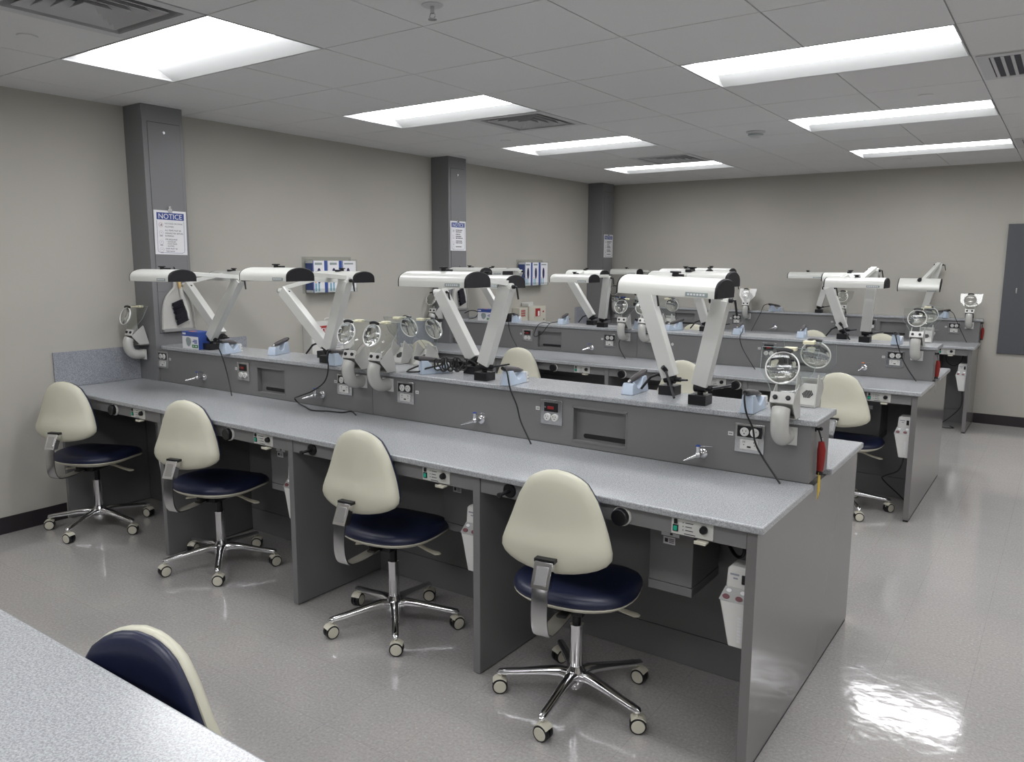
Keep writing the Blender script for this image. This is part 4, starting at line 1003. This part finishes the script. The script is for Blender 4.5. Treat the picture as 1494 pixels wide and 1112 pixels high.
CR = [(.085, .765, 0, 20, 'light blue handpiece cradle nearest the left wall on the near bench, cord hanging down', 'near'),
      (.985, .800, 0, 6, 'light blue handpiece cradle just left of the two curved pipes on the near ledge', 'near'),
      (1.565, .850, 0, -28, 'light blue handpiece cradle half hidden under the coiled black cable', 'near'),
      (2.120, .800, 0, 4, 'light blue handpiece cradle in the centre of the near ledge with its cord hanging down', 'near'),
      (3.210, .800, 0, 0, 'light blue handpiece cradle left of the largest magnifier hood', 'near'),
      (.30, 1.060, 0, 200, 'light blue handpiece cradle on the far side left of the second near lamp', 'near'),
      (2.665, 1.065, 0, 182, 'light blue handpiece cradle pointing away from the camera, left of the largest lamp base', 'near'),
      (.045, .79, 1, 20, 'light blue handpiece cradle right of the small mask box on the middle bench', 'middle'),
      (.44, 1.060, 1, 190, 'light blue handpiece cradle on the middle bench below the red window cabinet', 'middle'),
      (1.235, .86, 1, 10, 'light blue handpiece cradle between the paired hoods of the middle bench', 'middle'),
      (1.555, 1.03, 1, 160, 'light blue handpiece cradle of the middle bench beside the near slanted lamp arm', 'middle'),
      (2.06, 1.03, 1, 185, 'light blue handpiece cradle of the middle bench right of the largest lamp arm', 'middle'),
      (2.535, 1.045, 1, 185, 'light blue handpiece cradle of the middle bench above the red window outlet', 'middle'),
      (3.200, .795, 1, 0, 'light blue handpiece cradle left of the right end hood of the middle bench', 'middle'),
      (1.36, .80, 2, -35, 'light blue handpiece cradle on the far bench right of the white backed shield', 'far'),
      (2.070, .80, 2, 20, 'light blue handpiece cradle on the far bench beside the hood behind the slanted arm', 'far'),
      (3.150, .80, 2, 50, 'light blue handpiece cradle near the right end of the far bench', 'far')]
for k, (x, y, b, rz, lb, g_) in enumerate(CR):
    loc = (x, y + (0, BEN['middle'], BEN['far'])[b], ZS)
    if k == 0: cr.location = loc; cr.rotation_euler = (0, 0, R(rz)); cr['label'] = lb
    elif rz > 90:
        if cr2 is None: cr2 = cradle(False); cr2.location = loc; cr2.rotation_euler = (0, 0, R(rz)); cr2['label'] = lb
        else: dup(cr2, loc, R(rz), lb)
    else: dup(cr, loc, R(rz), lb)
# hanging cords
dm, df = BEN['middle'], BEN['far']
cable([(.088, .748, 1.150), (.080, .735, 1.135), (.082, .762, 1.06), (.104, .768, .99), (.134, .768, .90), (.201, .733, .835)], 'black cord hanging from the leftmost cradle to the near worktop')
cable([(.985, .785, 1.150), (1.0, .76, 1.125), (1.002, .765, 1.06), (.971, .765, .985), (.90, .745, .93), (.80, .735, .892), (.735, .755, .870), (.745, .775, .840), (.82, .750, .8355), (.94, .70, .8355), (1.03, .735, .8355), (1.11, .75, .8355), (1.13, .80, .8355), (1.22, .745, .8355)], 'black cord looping over the gas tap and along the near worktop')
cable([(2.120, .785, 1.150), (2.15, .770, 1.135), (2.172, .765, 1.06), (2.205, .768, .99), (2.23, .765, .92), (2.302, .739, .835)], 'black cord hanging from the centre cradle to the near worktop')
cable([(3.210, .785, 1.150), (3.212, .765, 1.125), (3.222, .768, 1.07), (3.246, .770, 1.02), (3.268, .765, .95), (3.36, .751, .835)], 'black cord hanging in front of the largest outlet plate')
cable([(.045, .775+dm, 1.148), (.02, .765+dm, 1.12), (.0, .768+dm, 1.05), (.03, .768+dm, .95), (.16, .70+dm, .835)], 'black cord hanging from the left cradle of the middle bench')
cable([(.45, 1.10+dm, 1.10), (.44, .90+dm, 1.085), (.43, .80+dm, 1.08), (.41, .765+dm, 1.041), (.36, .765+dm, .984), (.295, .765+dm, .956), (.28, .765+dm, .98), (.316, .770+dm, 1.055), (.34, .82+dm, 1.078), (.40, .84+dm, 1.072)], 'black cord looping over the middle ledge above the niche')
cable([(1.15, .775+dm, 1.0), (1.121, .775+dm, .952), (1.136, .775+dm, .89), (1.22, .70+dm, .835)], 'black cord dropping beside the left pipe of the middle bench')
cable([(2.06, 1.045+dm, 1.148), (2.10, .95+dm, 1.09), (2.135, .80+dm, 1.075), (2.145, .765+dm, 1.031), (2.177, .765+dm, .955), (2.295, .68+dm, .835)], 'black cord hanging left of the red window outlet on the middle bench')
cable([(3.200, .78+dm, 1.150), (3.21, .760+dm, 1.12), (3.228, .768+dm, 1.055), (3.274, .765+dm, .946), (3.356, .74+dm, .835)], 'black cord hanging in front of the right end outlet of the middle bench')
cable([(1.36, .785+df, 1.148), (1.30, .765+df, 1.13), (1.268, .768+df, 1.05), (1.228, .765+df, .96), (1.19, .70+df, .835)], 'black cord hanging from the cradle beside the white backed shield')
cable([(2.070, .785+df, 1.148), (2.10, .765+df, 1.13), (2.148, .768+df, 1.05), (2.169, .765+df, .96), (2.215, .70+df, .835)], 'black cord hanging from the far bench hood behind the slanted arm')
cable([(3.150, .785+df, 1.148), (3.20, .765+df, 1.12), (3.233, .768+df, 1.05), (3.276, .765+df, .96), (3.345, .72+df, .835)], 'black cord hanging at the right end of the far bench')
# coil of black cable on the near ledge
pts = []
for k in range(84):
    a = k*.47; r = .030 + .006*math.sin(k*1.7); pts.append((1.645 + .0022*k*.55 + r*math.cos(a)*.55, .885 + r*math.cos(a)*.5 + .0010*k, ZS + .048 + r*math.sin(a)*1.0 + .003*math.sin(k*.9)))
pts = [(1.50, .92, ZS+.03), (1.46, .885, ZS+.008), (1.49, .845, ZS+.006), (1.56, .85, ZS+.012), (1.60, .86, ZS+.03)] + pts + [(1.80, .97, ZS+.07), (1.84, .985, ZS+.03), (1.80, 1.0, ZS+.008)]
o = MB().tube(pts, .0042, n=7, sub=3).build('cable_coil', 'black_cable'); tag(o, 'bundled coil of black cable lying on the near ledge left of the third lamp', 'cable')
cable([(-.36, .93, ZS+.075), (-.42, .90, ZS+.078), (-.475, .88, ZS+.05), (-.46, .865, ZS+.012), (-.40, .862, ZS+.006), (-.35, .90, ZS+.006)], 'short black cable loop left of the mask box on the near ledge', .005)
cable([(-.62, 3.93, 1.12), (-.52, 3.90, 1.15), (-.42, 3.88, 1.14), (-.44, 3.87, 1.09), (-.52, 3.87, 1.073)], 'short black cable loop left of the mask box on the middle ledge', .004)

# mask boxes
def mask_box(x, y, z, rz, label, w=.172, sc=1):
    t = thing('mask_box', label, 'box', (x, y, z), R(rz), 'blue and white face mask boxes'); h = .108; d = .095
    MB().box(0, w, 0, d, .0005, h).build('carton', 'paper_white', t, bev=.001)
    m = MB(); m.use('blue_print'); m.box(-.0006, w+.0006, -.0006, d+.0006, .080, h+.0006); m.box(w-.0001, w+.0008, -.0004, d, .0006, h); m.use('green_print'); m.box(w*.60, w*.97, -.0009, -.0001, .010, .030)
    m.use('orange_print'); m.box(w*.30, w*.52, .01, .05, h+.0002, h+.0012); m.use('sheet_white'); m.box(.006, .04, -.0013, -.0005, .090, .100)
    m.box(w*.66, w*.72, -.0014, -.0008, .017, .023); m.box(w*.80, w*.90, -.0014, -.0008, .017, .023); m.use('blue_print'); m.box(w*.64, w*.92, -.0009, -.0001, .045, .052); m.box(w*.70, w*.92, -.0009, -.0001, .056, .061); m.box(w*.74, w*.92, -.0009, -.0001, .036, .041)
    m.build('printing', None, t)
    pts = [(w*.22, .055), (w*.28, .072), (w*.40, .074), (w*.52, .068), (w*.56, .045), (w*.50, .026), (w*.40, .014), (w*.28, .024)]
    m = MB(); m.add([(a, -.0010, b_) for a, b_ in pts], [tuple(range(len(pts)))]); m.build('mask_picture', 'grey_print', t)
mask_box(-.410, .822, ZS, 0, 'blue and white face mask box under the leftmost lamp of the near bench')
mask_box(-.395, 3.845, ZS, 0, 'small blue and white face mask box at the left end of the middle bench', .18)
mask_box(-.66, 7.085, ZS, 0, 'face mask box on the far bench beside the far column, blue flap open', .11)
t = thing('notice_box', 'small orange and black box right of the middle bench mask box', 'box', (-.10, 3.86, ZS), R(0))
MB().box(0, .045, 0, .06, .0005, .07).build('carton', 'black_matte', t, bev=.001); MB().cyl((.018, -.0012, .035), (.018, -.0002, .035), .014).build('round_print', 'orange_print', t)

# knives hung on the bench ends
def knife(y, z, blade, label, hook_lab):
    t = thing('plaster_knife', label, 'knife', (XP, y, z), 0, 'red handled knives hung on the bench ends')
    m = MB(); m.sweep([(.020, .006, -.045), (.021, .010, -.075), (.020, .014, -.11), (.018, .018, -.150), (.016, .020, -.162)], [(.006, .010), (.010, .015), (.010, .014), (.008, .012), (.006, .009)], n=12, p=2.6, up=(1, 0, 0)); m.build('handle', 'red_plastic', t)
    m = MB(); m.prism([(.008, -.160), (.034, -.160), (.042, -.235), (.012, -.262), (.006, -.20)], 'x', .015, .017); m.build('blade', blade, t)
    m = MB(); m.lathe([(.011, -.002), (.012, .0), (.011, .012), (.009, .012)], (.016, .020, -.168), (0, 0, 1), n=12); m.build('ferrule', 'black_plastic', t)
    m = MB(); m.tube([(.020, .008, -.045), (.016, -.004, -.020), (.012, -.010, -.004), (.010, -.006, .003), (.013, .004, -.012), (.020, .012, -.045)], .002, n=6); m.build('hanging_loop', 'black_cable', t)
    MB().sweep([(.020, .010, -.052), (.019, .022, -.040), (.020, .012, -.030)], .0022, n=6).build('ring', 'chrome', t)
    h = MB(); h.cyl((.0004, -.006, .002), (.004, -.006, .002), .010, n=14); h.cyl((.004, -.006, .002), (.018, -.006, .004), .005, n=10); h.ball((.019, -.006, .004), .007); o = h.build('wall_hook', 'black_plastic'); o.location = (XP, y, z); tag(o, hook_lab, 'hook')
knife(.885, 1.020, 'yellow_paint', 'red handled knife with a yellow blade hanging on the right end of the near bench', 'black hook holding the yellow bladed knife')
knife(.885+dm, 1.010, 'brushed_steel', 'red handled knife with a steel blade hanging on the right end of the middle bench', 'black hook holding the knife of the middle bench')
knife(.90+df, 1.020, 'brushed_steel', 'red handled knife hanging on the right end of the far bench', 'black hook holding the knife of the far bench')

# ================================================================== CAMERA, WORLD, COLOUR
cam = bpy.data.cameras.new('camera'); co = bpy.data.objects.new('camera', cam); col.objects.link(co)
right = Vector((0.81651, 0.57732, 0.00361)); up = Vector((-0.08969, 0.12064, 0.98864)); fwd = Vector((-0.57033, 0.80757, -0.15028))
yaw, pit, rol = -0.6154153753371535, 0.15085608459753155, 0.003662970008259149
f = Vector((math.sin(yaw)*math.cos(pit), math.cos(yaw)*math.cos(pit), -math.sin(pit))); r0 = Vector((math.cos(yaw), -math.sin(yaw), 0)); u0 = r0.cross(f)
rt = r0*math.cos(rol) + u0*math.sin(rol); up = -r0*math.sin(rol) + u0*math.cos(rol)
co.matrix_world = Matrix(((rt.x, up.x, -f.x, 4.139717), (rt.y, up.y, -f.y, -2.004660), (rt.z, up.z, -f.z, 1.611552), (0, 0, 0, 1)))
cam.sensor_width = 36; cam.lens = 1143.8197887882368 / 1494 * 36; cam.clip_start = .05
scn.camera = co
w = bpy.data.worlds.new('world'); w.use_nodes = True; w.node_tree.nodes['Background'].inputs[0].default_value = (.5, .5, .5, 1); w.node_tree.nodes['Background'].inputs[1].default_value = 0.05; scn.world = w
vs = scn.view_settings; scn.display_settings.display_device = 'sRGB'
vs.view_transform = 'Standard'; vs.look = 'None'; vs.exposure = 0.9; vs.gamma = 1.0; vs.use_curve_mapping = False
